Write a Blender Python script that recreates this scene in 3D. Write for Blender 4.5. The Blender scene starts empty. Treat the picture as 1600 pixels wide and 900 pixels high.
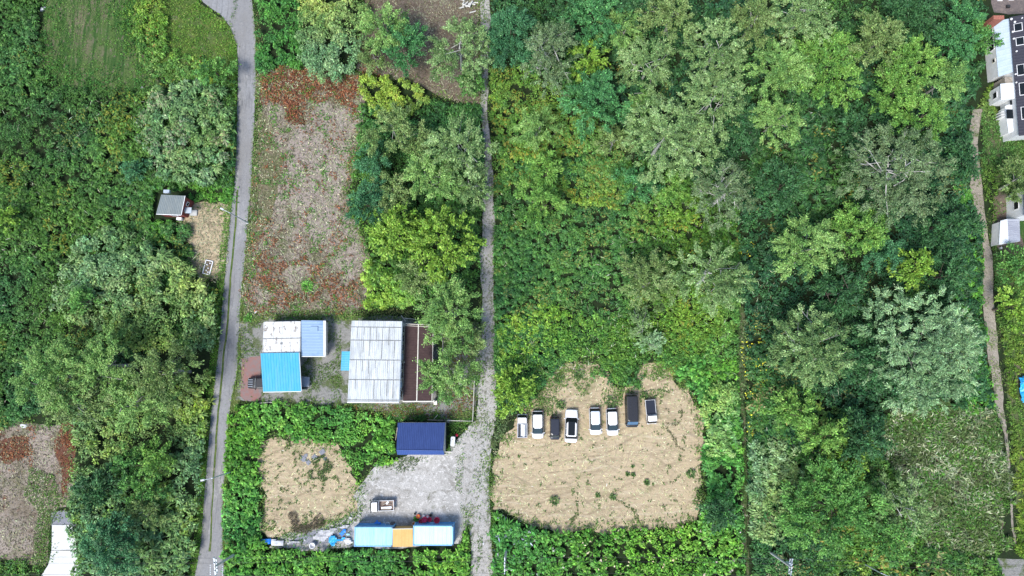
import bpy, math, random
import numpy as np
from mathutils import Vector, Matrix, Quaternion
from mathutils.geometry import tessellate_polygon
S = bpy.context.scene
# ---------------------------------------------------------------- camera
H_CAM, F_PX, NAD = 105.0, 1080.0, (818.0, 585.0)
dn = Vector((NAD[0]-800, -(NAD[1]-450), -F_PX)).normalized()
Q = dn.rotation_difference(Vector((0, 0, -1)))
cam = bpy.data.cameras.new('camera'); co = bpy.data.objects.new('camera', cam)
S.collection.objects.link(co); S.camera = co
co.location = (0, 0, H_CAM); co.rotation_mode = 'QUATERNION'; co.rotation_quaternion = Q
cam.sensor_width = 36; cam.lens = F_PX*36/1600; cam.clip_end = 3000; cam.clip_start = 1
# ---------------------------------------------------------------- world, sun, exposure
SUN_EL, SUN_DIR = math.radians(58), math.radians(214)   # direction towards the sun, compass clockwise from +Y
W = bpy.data.worlds.new('World'); S.world = W; W.use_nodes = True
nt = W.node_tree; nt.nodes.clear()
sky = nt.nodes.new('ShaderNodeTexSky'); sky.sky_type = 'NISHITA'; sky.sun_disc = False
sky.sun_elevation = SUN_EL; sky.sun_rotation = SUN_DIR
bgn = nt.nodes.new('ShaderNodeBackground'); bgn.inputs['Strength'].default_value = 0.075
wo = nt.nodes.new('ShaderNodeOutputWorld')
nt.links.new(sky.outputs[0], bgn.inputs[0]); nt.links.new(bgn.outputs[0], wo.inputs[0])
sl = bpy.data.lights.new('sun', 'SUN'); sl.energy = 1.5; sl.angle = math.radians(20); sl.color = (1.0, .97, .92)
so = bpy.data.objects.new('sun', sl); S.collection.objects.link(so)
sd = Vector((math.sin(SUN_DIR)*math.cos(SUN_EL), math.cos(SUN_DIR)*math.cos(SUN_EL), math.sin(SUN_EL)))
so.rotation_euler = sd.to_track_quat('Z', 'Y').to_euler()
S.view_settings.view_transform = 'Standard'; S.view_settings.look = 'None'
S.view_settings.gamma = 1; S.view_settings.exposure = 1.58; S.view_settings.use_curve_mapping = False
try: S.cycles.max_bounces = 5; S.cycles.use_denoising = True
except Exception: pass

# ---------------------------------------------------------------- projection of the plan onto the ground
QM = np.array(Q.to_matrix())
def PN(px, py, z=0.0):
    px = np.asarray(px, float); py = np.asarray(py, float)
    v = np.stack([px-800, -(py-450), np.full(px.shape, -F_PX)], -1) @ QM.T
    t = (np.asarray(z)-H_CAM)/v[..., 2]
    return v[..., 0]*t, v[..., 1]*t
def P(px, py, z=0.0):
    x, y = PN(px, py, z); return Vector((float(x), float(y), float(z)))
# ---------------------------------------------------------------- numpy helpers
def vnoise(x, y, scale, seed=0):
    x = np.asarray(x, float)/scale; y = np.asarray(y, float)/scale
    xi = np.floor(x).astype(np.int64); yi = np.floor(y).astype(np.int64)
    fx = x-xi; fy = y-yi; fx = fx*fx*(3-2*fx); fy = fy*fy*(3-2*fy)
    def h(a, b):
        n = (a*374761393 + b*668265263 + seed*2147483647+12345) & 0xffffffff
        n = ((n ^ (n >> 13))*1274126177) & 0xffffffff
        return ((n ^ (n >> 16)) & 0xffff)/65535.0
    return (h(xi, yi)*(1-fx)+h(xi+1, yi)*fx)*(1-fy) + (h(xi, yi+1)*(1-fx)+h(xi+1, yi+1)*fx)*fy
def fbm(x, y, scale, seed=0):
    return .55*vnoise(x, y, scale, seed)+.3*vnoise(x, y, scale*.45, seed+7)+.15*vnoise(x, y, scale*.2, seed+13)
def inpoly(x, y, poly):
    r = np.zeros(x.shape, bool); n = len(poly)
    for i in range(n):
        x0, y0 = poly[i]; x1, y1 = poly[(i+1) % n]
        if y0 == y1: continue
        c = ((y0 > y) != (y1 > y)) & (x < (x1-x0)*(y-y0)/(y1-y0)+x0)
        r ^= c
    return r
def unit(a): return a/np.maximum(np.linalg.norm(a, axis=-1, keepdims=True), 1e-6)
def wpoly(pts, z=0): return [tuple(P(a, b, z)[:2]) for a, b in pts]

# ---------------------------------------------------------------- materials
def mat(name, col, rough=.7, metal=0, var=.0, scale=2.0, col2=None, bump=0, bscale=8, detail=6, spec=.4, ramp=(.4, .6), alpha=None):
    m = bpy.data.materials.new(name); m.use_nodes = True
    n = m.node_tree.nodes; l = m.node_tree.links; b = n['Principled BSDF']
    b.inputs['Roughness'].default_value = rough; b.inputs['Metallic'].default_value = metal
    b.inputs['Specular IOR Level'].default_value = spec
    tc = n.new('ShaderNodeTexCoord')
    nz = n.new('ShaderNodeTexNoise'); nz.inputs['Scale'].default_value = scale; nz.inputs['Detail'].default_value = detail
    nz.inputs['Roughness'].default_value = .65
    l.new(tc.outputs['Object'], nz.inputs['Vector'])
    r = n.new('ShaderNodeValToRGB'); l.new(nz.outputs['Fac'], r.inputs[0])
    r.color_ramp.elements[0].position = ramp[0]; r.color_ramp.elements[1].position = ramp[1]
    c2 = col2 if col2 else tuple(min(1, c*(1+var)) for c in col)
    c1 = col if col2 else tuple(c*(1-var) for c in col)
    r.color_ramp.elements[0].color = (*c1, 1); r.color_ramp.elements[1].color = (*c2, 1)
    l.new(r.outputs[0], b.inputs['Base Color'])
    if bump:
        nb = n.new('ShaderNodeTexNoise'); nb.inputs['Scale'].default_value = bscale; nb.inputs['Detail'].default_value = 5
        l.new(tc.outputs['Object'], nb.inputs['Vector'])
        bp = n.new('ShaderNodeBump'); bp.inputs['Strength'].default_value = bump; bp.inputs['Distance'].default_value = .1
        l.new(nb.outputs['Fac'], bp.inputs['Height']); l.new(bp.outputs[0], b.inputs['Normal'])
    return m
def ground_mat(name, layers, base, bump=.6, bscale=3, fine=None):
    """layers: (colour, noise scale, lo, hi, detail, stretch)"""
    m = bpy.data.materials.new(name); m.use_nodes = True
    n = m.node_tree.nodes; l = m.node_tree.links; b = n['Principled BSDF']
    b.inputs['Roughness'].default_value = .95; b.inputs['Specular IOR Level'].default_value = .15
    tc = n.new('ShaderNodeTexCoord'); cur = None
    for i, (c, sc, lo, hi, det, st) in enumerate(layers):
        mp = n.new('ShaderNodeMapping'); mp.inputs['Scale'].default_value = (st[0], st[1], 1)
        mp.inputs['Location'].default_value = (i*13.7, i*5.1, i*3.3); mp.inputs['Rotation'].default_value[2] = st[2] if len(st) > 2 else 0
        l.new(tc.outputs['Object'], mp.inputs['Vector'])
        nz = n.new('ShaderNodeTexNoise'); nz.inputs['Scale'].default_value = sc; nz.inputs['Detail'].default_value = det
        nz.inputs['Roughness'].default_value = .7; nz.inputs['Distortion'].default_value = st[3] if len(st) > 3 else .3
        l.new(mp.outputs[0], nz.inputs['Vector'])
        mr = n.new('ShaderNodeMapRange'); mr.inputs['From Min'].default_value = lo; mr.inputs['From Max'].default_value = hi
        l.new(nz.outputs['Fac'], mr.inputs['Value'])
        mx = n.new('ShaderNodeMix'); mx.data_type = 'RGBA'
        l.new(mr.outputs[0], mx.inputs['Factor'])
        if cur is None: mx.inputs['A'].default_value = (*base, 1)
        else: l.new(cur, mx.inputs['A'])
        mx.inputs['B'].default_value = (*c, 1); cur = mx.outputs['Result']
    l.new(cur, b.inputs['Base Color'])
    nb = n.new('ShaderNodeTexNoise'); nb.inputs['Scale'].default_value = bscale; nb.inputs['Detail'].default_value = 7; nb.inputs['Roughness'].default_value = .7
    l.new(tc.outputs['Object'], nb.inputs['Vector'])
    bp = n.new('ShaderNodeBump'); bp.inputs['Strength'].default_value = bump; bp.inputs['Distance'].default_value = .25
    l.new(nb.outputs['Fac'], bp.inputs['Height']); l.new(bp.outputs[0], b.inputs['Normal'])
    return m
def leaf_mat(name, trans=.25, rough=.55, spec=.3):
    m = bpy.data.materials.new(name); m.use_nodes = True
    n = m.node_tree.nodes; l = m.node_tree.links; b = n['Principled BSDF']; out = n['Material Output']
    at = n.new('ShaderNodeAttribute'); at.attribute_name = 'leaf_colour'
    l.new(at.outputs['Color'], b.inputs['Base Color'])
    b.inputs['Roughness'].default_value = rough; b.inputs['Specular IOR Level'].default_value = spec
    if trans > 0:
        tr = n.new('ShaderNodeBsdfTranslucent'); l.new(at.outputs['Color'], tr.inputs['Color'])
        mx = n.new('ShaderNodeMixShader'); mx.inputs[0].default_value = trans
        l.new(b.outputs[0], mx.inputs[1]); l.new(tr.outputs[0], mx.inputs[2]); l.new(mx.outputs[0], out.inputs[0])
    return m
LEAF = leaf_mat('leaf', .12, .55, .3); GRASS = leaf_mat('grass_blade', .2, .8, .1); STRAW = leaf_mat('straw', 0, .9, .1)

# ---------------------------------------------------------------- objects
def tag(o, label=None, cat=None, group=None, kind=None):
    if label: o['label'] = label
    if cat: o['category'] = cat
    if group: o['group'] = group
    if kind: o['kind'] = kind
    return o
def link(o, parent=None):
    S.collection.objects.link(o)
    if parent: o.parent = parent
    return o
def empty(name, loc, label, cat, group=None, rz=0):
    o = link(bpy.data.objects.new(name, None)); o.location = loc; o.rotation_euler.z = rz; o.empty_display_size = .3
    return tag(o, label, cat, group)
class MB:
    def __init__(s): s.v = []; s.f = []; s.org = Vector((0, 0, 0)); s.sm = []
    def add(s, vs, fs, smooth=False):
        k = len(s.v); s.v += [tuple(v) for v in vs]; s.f += [tuple(k+i for i in f) for f in fs]; s.sm += [smooth]*len(fs); return s
    def box(s, c, d, rz=0, M=None, taper=1.0, bev=0.0):
        x, y, z = [a/2 for a in d]
        if bev > 0 and min(x, y) > bev:
            ring = [(-x+bev, -y), (x-bev, -y), (x, -y+bev), (x, y-bev), (x-bev, y), (-x+bev, y), (-x, y-bev), (-x, -y+bev)]
            return s.prism(ring, c[2]-z, c[2]+z, c, rz, M, taper)
        vs = [Vector((a*x*(taper if e > 0 else 1), b*y*(taper if e > 0 else 1), e*z)) for e in (-1, 1) for a, b in ((-1, -1), (1, -1), (1, 1), (-1, 1))]
        R = M if M else Matrix.Rotation(rz, 3, 'Z')
        return s.add([R @ v+Vector(c) for v in vs], [(3, 2, 1, 0), (4, 5, 6, 7), (0, 1, 5, 4), (1, 2, 6, 5), (2, 3, 7, 6), (3, 0, 4, 7)])
    def prism(s, ring, z0, z1, c=(0, 0, 0), rz=0, M=None, taper=1.0):
        n = len(ring); R = M if M else Matrix.Rotation(rz, 3, 'Z'); cz = (z0+z1)/2
        vs = [R @ Vector((a, b, z0-cz))+Vector((c[0], c[1], cz)) for a, b in ring]+[R @ Vector((a*taper, b*taper, z1-cz))+Vector((c[0], c[1], cz)) for a, b in ring]
        return s.add(vs, [tuple(range(n-1, -1, -1)), tuple(range(n, 2*n))]+[(i, (i+1) % n, n+(i+1) % n, n+i) for i in range(n)])
    def tube(s, pts, r, n=8, cap=True, smooth=True):
        pts = [Vector(p) for p in pts]; rs = r if isinstance(r, (list, tuple)) else [r]*len(pts); vs = []; fs = []
        for i, p in enumerate(pts):
            t = (pts[min(i+1, len(pts)-1)]-pts[max(i-1, 0)]).normalized()
            a = t.orthogonal().normalized() if abs(t.z) < .95 else Vector((1, 0, 0)); a = (a-t*a.dot(t)).normalized(); b = t.cross(a)
            vs += [p+(a*math.cos(2*math.pi*k/n)+b*math.sin(2*math.pi*k/n))*rs[i] for k in range(n)]
        for i in range(len(pts)-1):
            fs += [(i*n+k, i*n+(k+1) % n, (i+1)*n+(k+1) % n, (i+1)*n+k) for k in range(n)]
        s.add(vs, fs, smooth)
        if cap: s.add(vs[:n], [tuple(range(n-1, -1, -1))]); s.add(vs[-n:], [tuple(range(n))])
        return s
    def lathe(s, prof, c=(0, 0, 0), n=16, M=None, smooth=True):
        vs = []
        for r, z in prof:
            for k in range(n):
                v = Vector((r*math.cos(2*math.pi*k/n), r*math.sin(2*math.pi*k/n), z)); vs.append((M @ v if M else v)+Vector(c))
        return s.add(vs, [(i*n+k, i*n+(k+1) % n, (i+1)*n+(k+1) % n, (i+1)*n+k) for i in range(len(prof)-1) for k in range(n)], smooth)
    def loft(s, rings, caps=True, smooth=False):
        n = len(rings[0]); vs = [v for r in rings for v in r]; m = len(rings)
        fs = [(i*n+k, i*n+(k+1) % n, (i+1)*n+(k+1) % n, (i+1)*n+k) for i in range(m-1) for k in range(n)]
        if caps: fs += [tuple(range(n-1, -1, -1)), tuple(range((m-1)*n, m*n))]
        return s.add(vs, fs, smooth)
    def build(s, name, m, parent=None, at=None, bevel=0):
        me = bpy.data.meshes.new(name); at = Vector(at) if at is not None else Vector((0, 0, 0))
        me.from_pydata([tuple(Vector(v)-at) for v in s.v], [], s.f)
        me.polygons.foreach_set('use_smooth', s.sm); me.materials.append(m); me.update()
        o = link(bpy.data.objects.new(name, me), parent); o.location = at
        if bevel:
            md = o.modifiers.new('bevel', 'BEVEL'); md.width = bevel; md.segments = 2; md.limit_method = 'ANGLE'
        return o
def leaves_obj(name, pos, dr, nr, ln, wd, col, m, parent=None, at=(0, 0, 0), fold=.18):
    """pointed folded leaves, one face each; pos (N,3), dr/nr unit, col (N,3)"""
    N = len(pos); dr = unit(dr); side = unit(np.cross(dr, nr)); up = np.cross(side, dr)
    ln = np.broadcast_to(ln, (N,))[:, None]; wd = np.broadcast_to(wd, (N,))[:, None]
    p = pos-np.array(at)
    V = np.empty((N, 4, 3), np.float32)
    V[:, 0] = p-dr*ln*.5; V[:, 2] = p+dr*ln*.5-np.array([0, 0, 1])*ln*.12
    V[:, 1] = p+side*wd*.5+up*wd*fold; V[:, 3] = p-side*wd*.5+up*wd*fold
    me = bpy.data.meshes.new(name)
    me.vertices.add(N*4); me.vertices.foreach_set('co', V.ravel())
    me.loops.add(N*4); me.loops.foreach_set('vertex_index', np.arange(N*4, dtype=np.int32))
    me.polygons.add(N); me.polygons.foreach_set('loop_start', np.arange(0, N*4, 4, dtype=np.int32))
    me.update(calc_edges=True)
    a = me.attributes.new('leaf_colour', 'FLOAT_VECTOR', 'FACE'); a.data.foreach_set('vector', np.ascontiguousarray(np.clip(col, 0, 1), np.float32).ravel())
    me.materials.append(m)
    o = link(bpy.data.objects.new(name, me), parent); o.location = at
    return o
LEAF_GAIN = (1.34, 1.6, 1.3)
def palette(pal, u, rng, jit=.18):
    """pal: list of rgb; u in 0..1 picks smoothly, plus per-leaf jitter"""
    pal = np.array(pal); k = np.clip(u, 0, .999)*(len(pal)-1); i = np.minimum(k.astype(int), len(pal)-2 if len(pal) > 1 else 0); f = (k-i)[:, None]
    c = pal[i]*(1-f)+pal[np.minimum(i+1, len(pal)-1)]*f
    c = c*np.array(LEAF_GAIN)
    return c*np.exp(rng.normal(0, jit*1.9, (len(c), 1))).clip(.4, 2.2)*rng.normal(1, .06, (len(c), 3))

# ---------------------------------------------------------------- surfaces
def fractal(poly, amp, step=.6, seed=1):
    out = []; n = len(poly)
    for i in range(n):
        a = np.array(poly[i]); b = np.array(poly[(i+1) % n]); L = np.linalg.norm(b-a); k = max(1, int(L/step))
        for j in range(k):
            p = a+(b-a)*j/k; out.append(p)
    q = np.array(out)
    q[:, 0] += amp*2*(fbm(q[:, 0], q[:, 1], 3.0, seed)-.5)*1.6; q[:, 1] += amp*2*(fbm(q[:, 0], q[:, 1], 3.0, seed+50)-.5)*1.6
    return [tuple(p) for p in q]
def sheet(name, poly_px, z, m, amp=.5, seed=1, label=None, step=.6):
    w = fractal(wpoly(poly_px), amp, step, seed)
    vs = [Vector((x, y, z)) for x, y in w]; tri = tessellate_polygon([vs])
    me = bpy.data.meshes.new(name); fs = []
    for a, b, c in tri:
        nz = (vs[b]-vs[a]).cross(vs[c]-vs[a]).z
        fs.append((a, b, c) if nz > 0 else (a, c, b))
    me.from_pydata([tuple(v) for v in vs], [], fs); me.materials.append(m)
    o = link(bpy.data.objects.new(name, me)); tag(o, label, kind='structure'); return o, w
# ================================================================ the ground and its sheets
soil = ground_mat('dark_soil', [((.022, .045, .014), 1.2, .4, .65, 6, (1, 1)), ((.03, .027, .018), 3, .55, .7, 5, (1, 1))], (.018, .026, .012))
g = MB(); g.add([(-400, -400, 0), (400, -400, 0), (400, 400, 0), (-400, 400, 0)], [(0, 1, 2, 3)])
tag(g.build('ground', soil), 'dark soil under the undergrowth', kind='structure')
lawn = ground_mat('short_grass', [((.16, .135, .09), .12, .48, .62, 7, (1.4, .8, .15)), ((.035, .085, .02), .45, .46, .56, 5, (2.2, .22, .25)), ((.15, .13, .09), 1.6, .55, .63, 6, (1.5, .5, .2)), ((.04, .07, .02), 3, .55, .65, 5, (1, 1))], (.075, .125, .035))
verge_m = ground_mat('verge_grass', [((.13, .16, .045), .5, .45, .6, 8, (1, 1)), ((.2, .19, .12), .7, .55, .66, 8, (1, 1)), ((.05, .09, .02), 2, .5, .65, 6, (1, 1))], (.075, .12, .03))
drym = ground_mat('dry_meadow', [((.36, .3, .25), .12, .4, .58, 5, (1, 1)), ((.14, .15, .07), .25, .5, .64, 8, (1, 1)), ((.075, .06, .045), 1.8, .5, .6, 6, (1, 1, 0, 1.2)), ((.36, .32, .27), 2.8, .55, .65, 6, (1, 1, .4, 1.5)), ((.16, .07, .045), .6, .58, .68, 8, (1, 1))], (.19, .155, .11), 1)
redm = ground_mat('red_stems', [((.12, .06, .04), 1.0, .42, .62, 8, (1, 1)), ((.2, .16, .11), 1.7, .53, .66, 8, (1, 1)), ((.08, .1, .035), 1.2, .56, .66, 8, (1, 1))], (.17, .07, .045), 1)
sandm = ground_mat('trodden_straw', [((.46, .365, .235), .09, .42, .58, 4, (1, 1)), ((.29, .225, .145), .22, .52, .66, 7, (.6, 1.5, .3, 2)), ((.52, .425, .29), .9, .52, .64, 5, (.3, 2.2, .25, 2.5)), ((.23, .175, .115), .8, .57, .66, 5, (.3, 2.2, -.3, 3)), ((.17, .18, .075), .25, .57, .72, 9, (1, 1)), ((.33, .27, .18), 3, .55, .7, 5, (1, 1))], (.42, .335, .215), .6, 1.5)
def tracks(m, sc, rot, col, dist, lo=.86):
    n = m.node_tree.nodes; l = m.node_tree.links; bs = n['Principled BSDF']; src = bs.inputs['Base Color'].links[0].from_socket
    tc = n.new('ShaderNodeTexCoord'); mp = n.new('ShaderNodeMapping'); mp.inputs['Rotation'].default_value[2] = rot; l.new(tc.outputs['Object'], mp.inputs[0])
    w = n.new('ShaderNodeTexWave'); w.inputs['Scale'].default_value = sc; w.inputs['Distortion'].default_value = dist; w.inputs['Detail'].default_value = 3; w.inputs['Detail Scale'].default_value = .35; l.new(mp.outputs[0], w.inputs[0])
    r = n.new('ShaderNodeMapRange'); r.inputs[1].default_value = lo; r.inputs[2].default_value = 1.0; l.new(w.outputs['Fac'], r.inputs[0])
    nz = n.new('ShaderNodeTexNoise'); nz.inputs['Scale'].default_value = .16; nz.inputs['Detail'].default_value = 5; l.new(mp.outputs[0], nz.inputs[0])
    r2 = n.new('ShaderNodeMapRange'); r2.inputs[1].default_value = .45; r2.inputs[2].default_value = .62; r2.inputs[4].default_value = .75; l.new(nz.outputs[0], r2.inputs[0])
    mu = n.new('ShaderNodeMath'); mu.operation = 'MULTIPLY'; l.new(r.outputs[0], mu.inputs[0]); l.new(r2.outputs[0], mu.inputs[1])
    mx = n.new('ShaderNodeMix'); mx.data_type = 'RGBA'; l.new(mu.outputs[0], mx.inputs['Factor']); l.new(src, mx.inputs['A']); mx.inputs['B'].default_value = (*col, 1); l.new(mx.outputs['Result'], bs.inputs['Base Color'])
tracks(sandm, .16, 1.2, (.24, .185, .12), 9); tracks(sandm, .3, .5, (.33, .265, .18), 16, .88); tracks(sandm, .2, 1.5, (.5, .42, .3), 12, .85); tracks(sandm, .1, 2.3, (.28, .225, .15), 14, .93)
gravm = ground_mat('pale_gravel', [((.4, .385, .36), .12, .4, .62, 6, (1, 1)), ((.28, .265, .235), .5, .5, .66, 8, (1, 1, 0, 1.0)), ((.64, .62, .59), 2.2, .52, .62, 5, (1, 1)), ((.22, .21, .185), 4.5, .58, .68, 4, (1, 1)), ((.14, .15, .09), .4, .6, .68, 9, (1, 1))], (.5, .48, .45), .8, 6)
lanem = ground_mat('lane_gravel', [((.42, .4, .37), .3, .4, .6, 7, (1, .5)), ((.19, .19, .15), 1.0, .52, .64, 8, (1, 1)), ((.5, .49, .47), 2.6, .52, .64, 6, (1, .6)), ((.15, .15, .13), 4, .57, .66, 4, (1, 1))], (.45, .43, .4), .8, 6)
yardm = ground_mat('yard_gravel', [((.1, .13, .05), .4, .48, .56, 9, (1, 1)), ((.17, .165, .15), 2.5, .5, .7, 9, (1, 1)), ((.4, .39, .36), 5, .56, .7, 6, (1, 1))], (.27, .265, .25), .8, 6)
roadm = ground_mat('road_asphalt', [((.28, .28, .285), .25, .4, .62, 9, (1, .3, 0)), ((.36, .35, .335), .5, .55, .66, 7, (1, .35)), ((.14, .14, .14), .35, .58, .68, 7, (1.5, .25)), ((.19, .19, .195), 2.5, .5, .72, 9, (1, 1)), ((.44, .43, .41), 1.0, .62, .75, 8, (1, .6, 0)), ((.16, .16, .17), 9, .56, .7, 4, (1, 1))], (.235, .228, .22), .25, 9)
tracks(roadm, .35, .05, (.13, .13, .13), 5, .95)
pathm = ground_mat('worn_path', [((.36, .32, .26), .4, .42, .6, 7, (1, 1)), ((.13, .14, .08), .7, .55, .66, 9, (1, 1)), ((.44, .4, .33), 2, .55, .68, 6, (1, 1))], (.28, .245, .2), 1)
brownm = ground_mat('brown_litter', [((.2, .165, .13), .6, .42, .62, 9, (1, 1)), ((.08, .055, .04), 1.6, .5, .68, 9, (1, 1)), ((.3, .26, .21), 3.5, .55, .7, 8, (1, 1))], (.15, .11, .085), 1)
pavem = ground_mat('old_paving', [((.12, .1, .1), .4, .4, .65, 8, (1, 1)), ((.25, .2, .17), 2, .5, .7, 9, (1, 1))], (.17, .14, .13), .4)
concm = mat('concrete', (.6, .6, .58), .85, var=.05, scale=1.2, bump=.15)
greyc = ground_mat('grey_gravel', [((.3, .31, .35), 2, .4, .65, 9, (1, 1)), ((.14, .14, .15), 6, .5, .7, 6, (1, 1))], (.26, .27, .3), .7, 7)
redpave = mat('red_paving', (.27, .13, .11), .8, scale=.6, col2=(.2, .17, .17), bump=.3, bscale=5, ramp=(.4, .62))

ROAD = [(312, -60), (310, -5), (318, 4), (330, 13), (346, 24), (360, 42), (370, 70), (372, 100), (371, 160), (370, 220), (366, 290), (359, 350), (354, 400), (350, 450), (346, 500), (340, 560), (333, 620), (327, 680), (322, 740), (318, 800), (314, 850), (308, 885), (302, 910), (296, 960), (356, 960), (353, 905), (348, 870), (347, 800), (351, 740), (354, 700), (357, 655), (362, 620), (370, 585), (372, 545), (375, 480), (383, 400), (387, 340), (392, 290), (396, 220), (399, 150), (400, 100), (399, 60), (396, 20), (392, -10), (388, -60)]
LANE = [(752, -40), (750, 0), (752, 60), (751, 110), (754, 180), (757, 250), (755, 300), (752, 360), (751, 400), (753, 450), (751, 500), (750, 560), (747, 610), (744, 655), (738, 690), (722, 700), (716, 760), (731, 815), (735, 850), (736, 960), (770, 960), (768, 850), (766, 800), (765, 740), (767, 690), (778, 655), (775, 610), (772, 560), (773, 500), (771, 440), (772, 380), (771, 300), (769, 250), (764, 180), (763, 110), (765, 60), (766, 0), (766, -40)]
YARD = [(640, 712), (700, 706), (716, 682), (728, 668), (745, 655), (762, 660), (745, 760), (738, 800), (733, 812), (726, 832), (722, 845), (640, 858), (545, 856), (480, 858), (425, 856), (440, 838), (480, 825), (530, 812), (558, 800), (560, 770), (567, 745), (585, 730), (610, 724)]
CLEARL = [(407, 700), (412, 684), (440, 679), (470, 684), (500, 688), (535, 700), (552, 730), (560, 760), (562, 800), (548, 818), (500, 826), (480, 834), (440, 838), (420, 838), (407, 826), (412, 790), (405, 740)]
CLEARR = [(772, 705), (790, 688), (812, 655), (828, 636), (850, 600), (870, 572), (900, 560), (930, 562), (950, 585), (962, 606), (985, 600), (1000, 572), (1030, 568), (1050, 592), (1075, 598), (1090, 630), (1097, 680), (1098, 740), (1096, 780), (1085, 812), (1060, 822), (1010, 820), (950, 828), (900, 828), (850, 825), (810, 818), (775, 798), (766, 770), (768, 730)]
DRY = [(400, 190), (402, 118), (440, 104), (500, 100), (555, 110), (572, 150), (566, 200), (556, 260), (540, 300), (552, 345), (575, 380), (580, 440), (574, 480), (556, 490), (500, 496), (430, 498), (385, 500), (376, 470), (384, 400), (392, 300)]
BROWN = [(560, -40), (575, 20), (565, 60), (560, 110), (600, 120), (650, 130), (690, 152), (720, 160), (752, 162), (752, 100), (752, 60), (750, 0), (752, -40)]
STRIPL = [(-60, 668), (0, 664), (30, 658), (62, 660), (95, 665), (120, 668), (118, 700), (114, 750), (106, 785), (84, 800), (76, 830), (74, 880), (45, 880), (0, 878), (-60, 880)]
TOPF = [(72, -40), (62, 40), (58, 80), (70, 115), (98, 138), (150, 140), (200, 138), (240, 132), (238, 100), (212, 60), (205, 30), (218, -40)]
VERGE = [(218, -40), (205, 30), (220, 80), (260, 120), (320, 130), (368, 140), (372, 80), (358, 42), (330, 18), (308, 0), (305, -40)]
SPOT = [(285, 330), (300, 320), (345, 316), (358, 330), (358, 380), (352, 430), (342, 442), (318, 435), (300, 410), (298, 385), (285, 370), (278, 350)]
HOMEY = [(376, 500), (440, 497), (560, 494), (650, 496), (690, 505), (750, 500), (752, 560), (746, 610), (742, 655), (700, 660), (620, 652), (560, 636), (480, 634), (400, 632), (366, 628), (370, 590), (372, 540)]
PATHR = [(1520, 170), (1512, 210), (1520, 250), (1512, 290), (1524, 330), (1534, 380), (1534, 440), (1538, 500), (1543, 560), (1550, 600), (1554, 640), (1566, 680), (1572, 740), (1576, 790), (1582, 850), (1590, 850), (1584, 790), (1580, 740), (1576, 680), (1566, 640), (1566, 600), (1560, 550), (1556, 500), (1552, 440), (1547, 380), (1540, 330), (1534, 285), (1528, 240), (1530, 200), (1535, 170)]
DITCH = [(1151, 480), (1160, 480), (1163, 560), (1164, 640), (1166, 720), (1168, 800), (1170, 960), (1162, 960), (1160, 800), (1158, 720), (1155, 640), (1152, 560)]
PAVER = [(1545, -40), (1548, 5), (1552, 20), (1575, 22), (1600, 22), (1680, 22), (1680, -40)]
PATHR = [(p[0]+((.5 if p[1] < 660 else 2.4)*(1 if i < 15 else -1)), p[1]) for i, p in enumerate(PATHR)]
EASTM = [(1530, 180), (1560, 300), (1555, 400), (1570, 560), (1590, 700), (1592, 860), (1680, 860), (1680, 180)]
TALLG = [(1385, 690), (1380, 650), (1440, 632), (1510, 635), (1548, 640), (1560, 700), (1568, 780), (1560, 850), (1530, 890), (1450, 890), (1400, 830), (1420, 770), (1395, 730)]
FARS = [(1560, 872), (1600, 872), (1680, 872), (1680, 960), (1570, 960), (1562, 905)]

sheet('worn_path', PATHR, .012, pathm, .25, 3)
sheet('meadow', EASTM, .004, lawn, .5, 31)
sheet('tall_grass_ground', TALLG, .008, brownm, .5, 33)
sheet('ditch_grass', DITCH, .010, lawn, .3, 51)
sheet('lawn', TOPF, .008, lawn, 1.02, 4)
sheet('verge', VERGE, .004, verge_m, .5, 5)
sheet('verge_strip', [(p[0]-9, p[1]) for p in ROAD[7:25]]+[(p[0]+14, p[1]) for p in ROAD[25:37]], .006, verge_m, .3, 6)
sheet('dry_meadow', DRY, .008, drym, 0.85, 7)
for i, pl in enumerate([[(405, 116), (440, 106), (500, 104), (556, 112), (568, 150), (540, 155), (500, 140), (470, 165), (478, 195), (455, 200), (440, 160), (415, 150)], [(100, 664), (120, 668), (116, 740), (100, 788), (90, 740), (86, 690)], [(0, 680), (40, 672), (45, 720), (0, 730), (-20, 700)]]):
    sheet('red_stem_ground', pl, .014, redm, .9, 20+i)
palem = ground_mat('pale_straw', [((.33, .28, .235), .2, .42, .6, 5, (1, 1)), ((.15, .12, .1), .9, .52, .64, 7, (1, 1, 0, 1.5)), ((.42, .37, .32), 1.6, .54, .66, 6, (1, 1, 0, 1.5)), ((.16, .17, .08), .4, .6, .7, 8, (1, 1))], (.33, .275, .235), 1)
olivm = ground_mat('olive_turf', [((.2, .17, .11), .4, .45, .6, 7, (1, 1)), ((.1, .11, .05), 1, .5, .64, 8, (1, 1)), ((.3, .25, .18), 2, .56, .68, 5, (1, 1))], (.14, .14, .07), 1)
sheet('pale_straw_ground', [(470, 190), (500, 165), (540, 175), (562, 200), (552, 260), (540, 300), (556, 350), (572, 400), (560, 430), (510, 395), (470, 350), (450, 290), (455, 230)], .014, palem, 1.6, 43)
sheet('olive_turf', [(402, 170), (425, 190), (440, 240), (425, 330), (400, 370), (388, 440), (378, 440), (386, 340), (396, 240)], .011, olivm, 1.0, 44)
sheet('leaf_litter', BROWN, .008, brownm, .5, 8)
sheet('dry_field', STRIPL, .008, drym, 0.68, 9)
sheet('trodden_patch', SPOT, .010, sandm, 0.85, 10)
sheet('farmyard', HOMEY, .010, yardm, .6, 11)
sheet('gravel_yard', YARD, .014, gravm, 0.68, 12)
sheet('gravel_lane', LANE, .018, lanem, .25, 13)
sheet('dirt_clearing', CLEARL, .012, sandm, 0.85, 14)
sheet('parking_clearing', CLEARR, .012, sandm, 1.02, 15)
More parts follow.
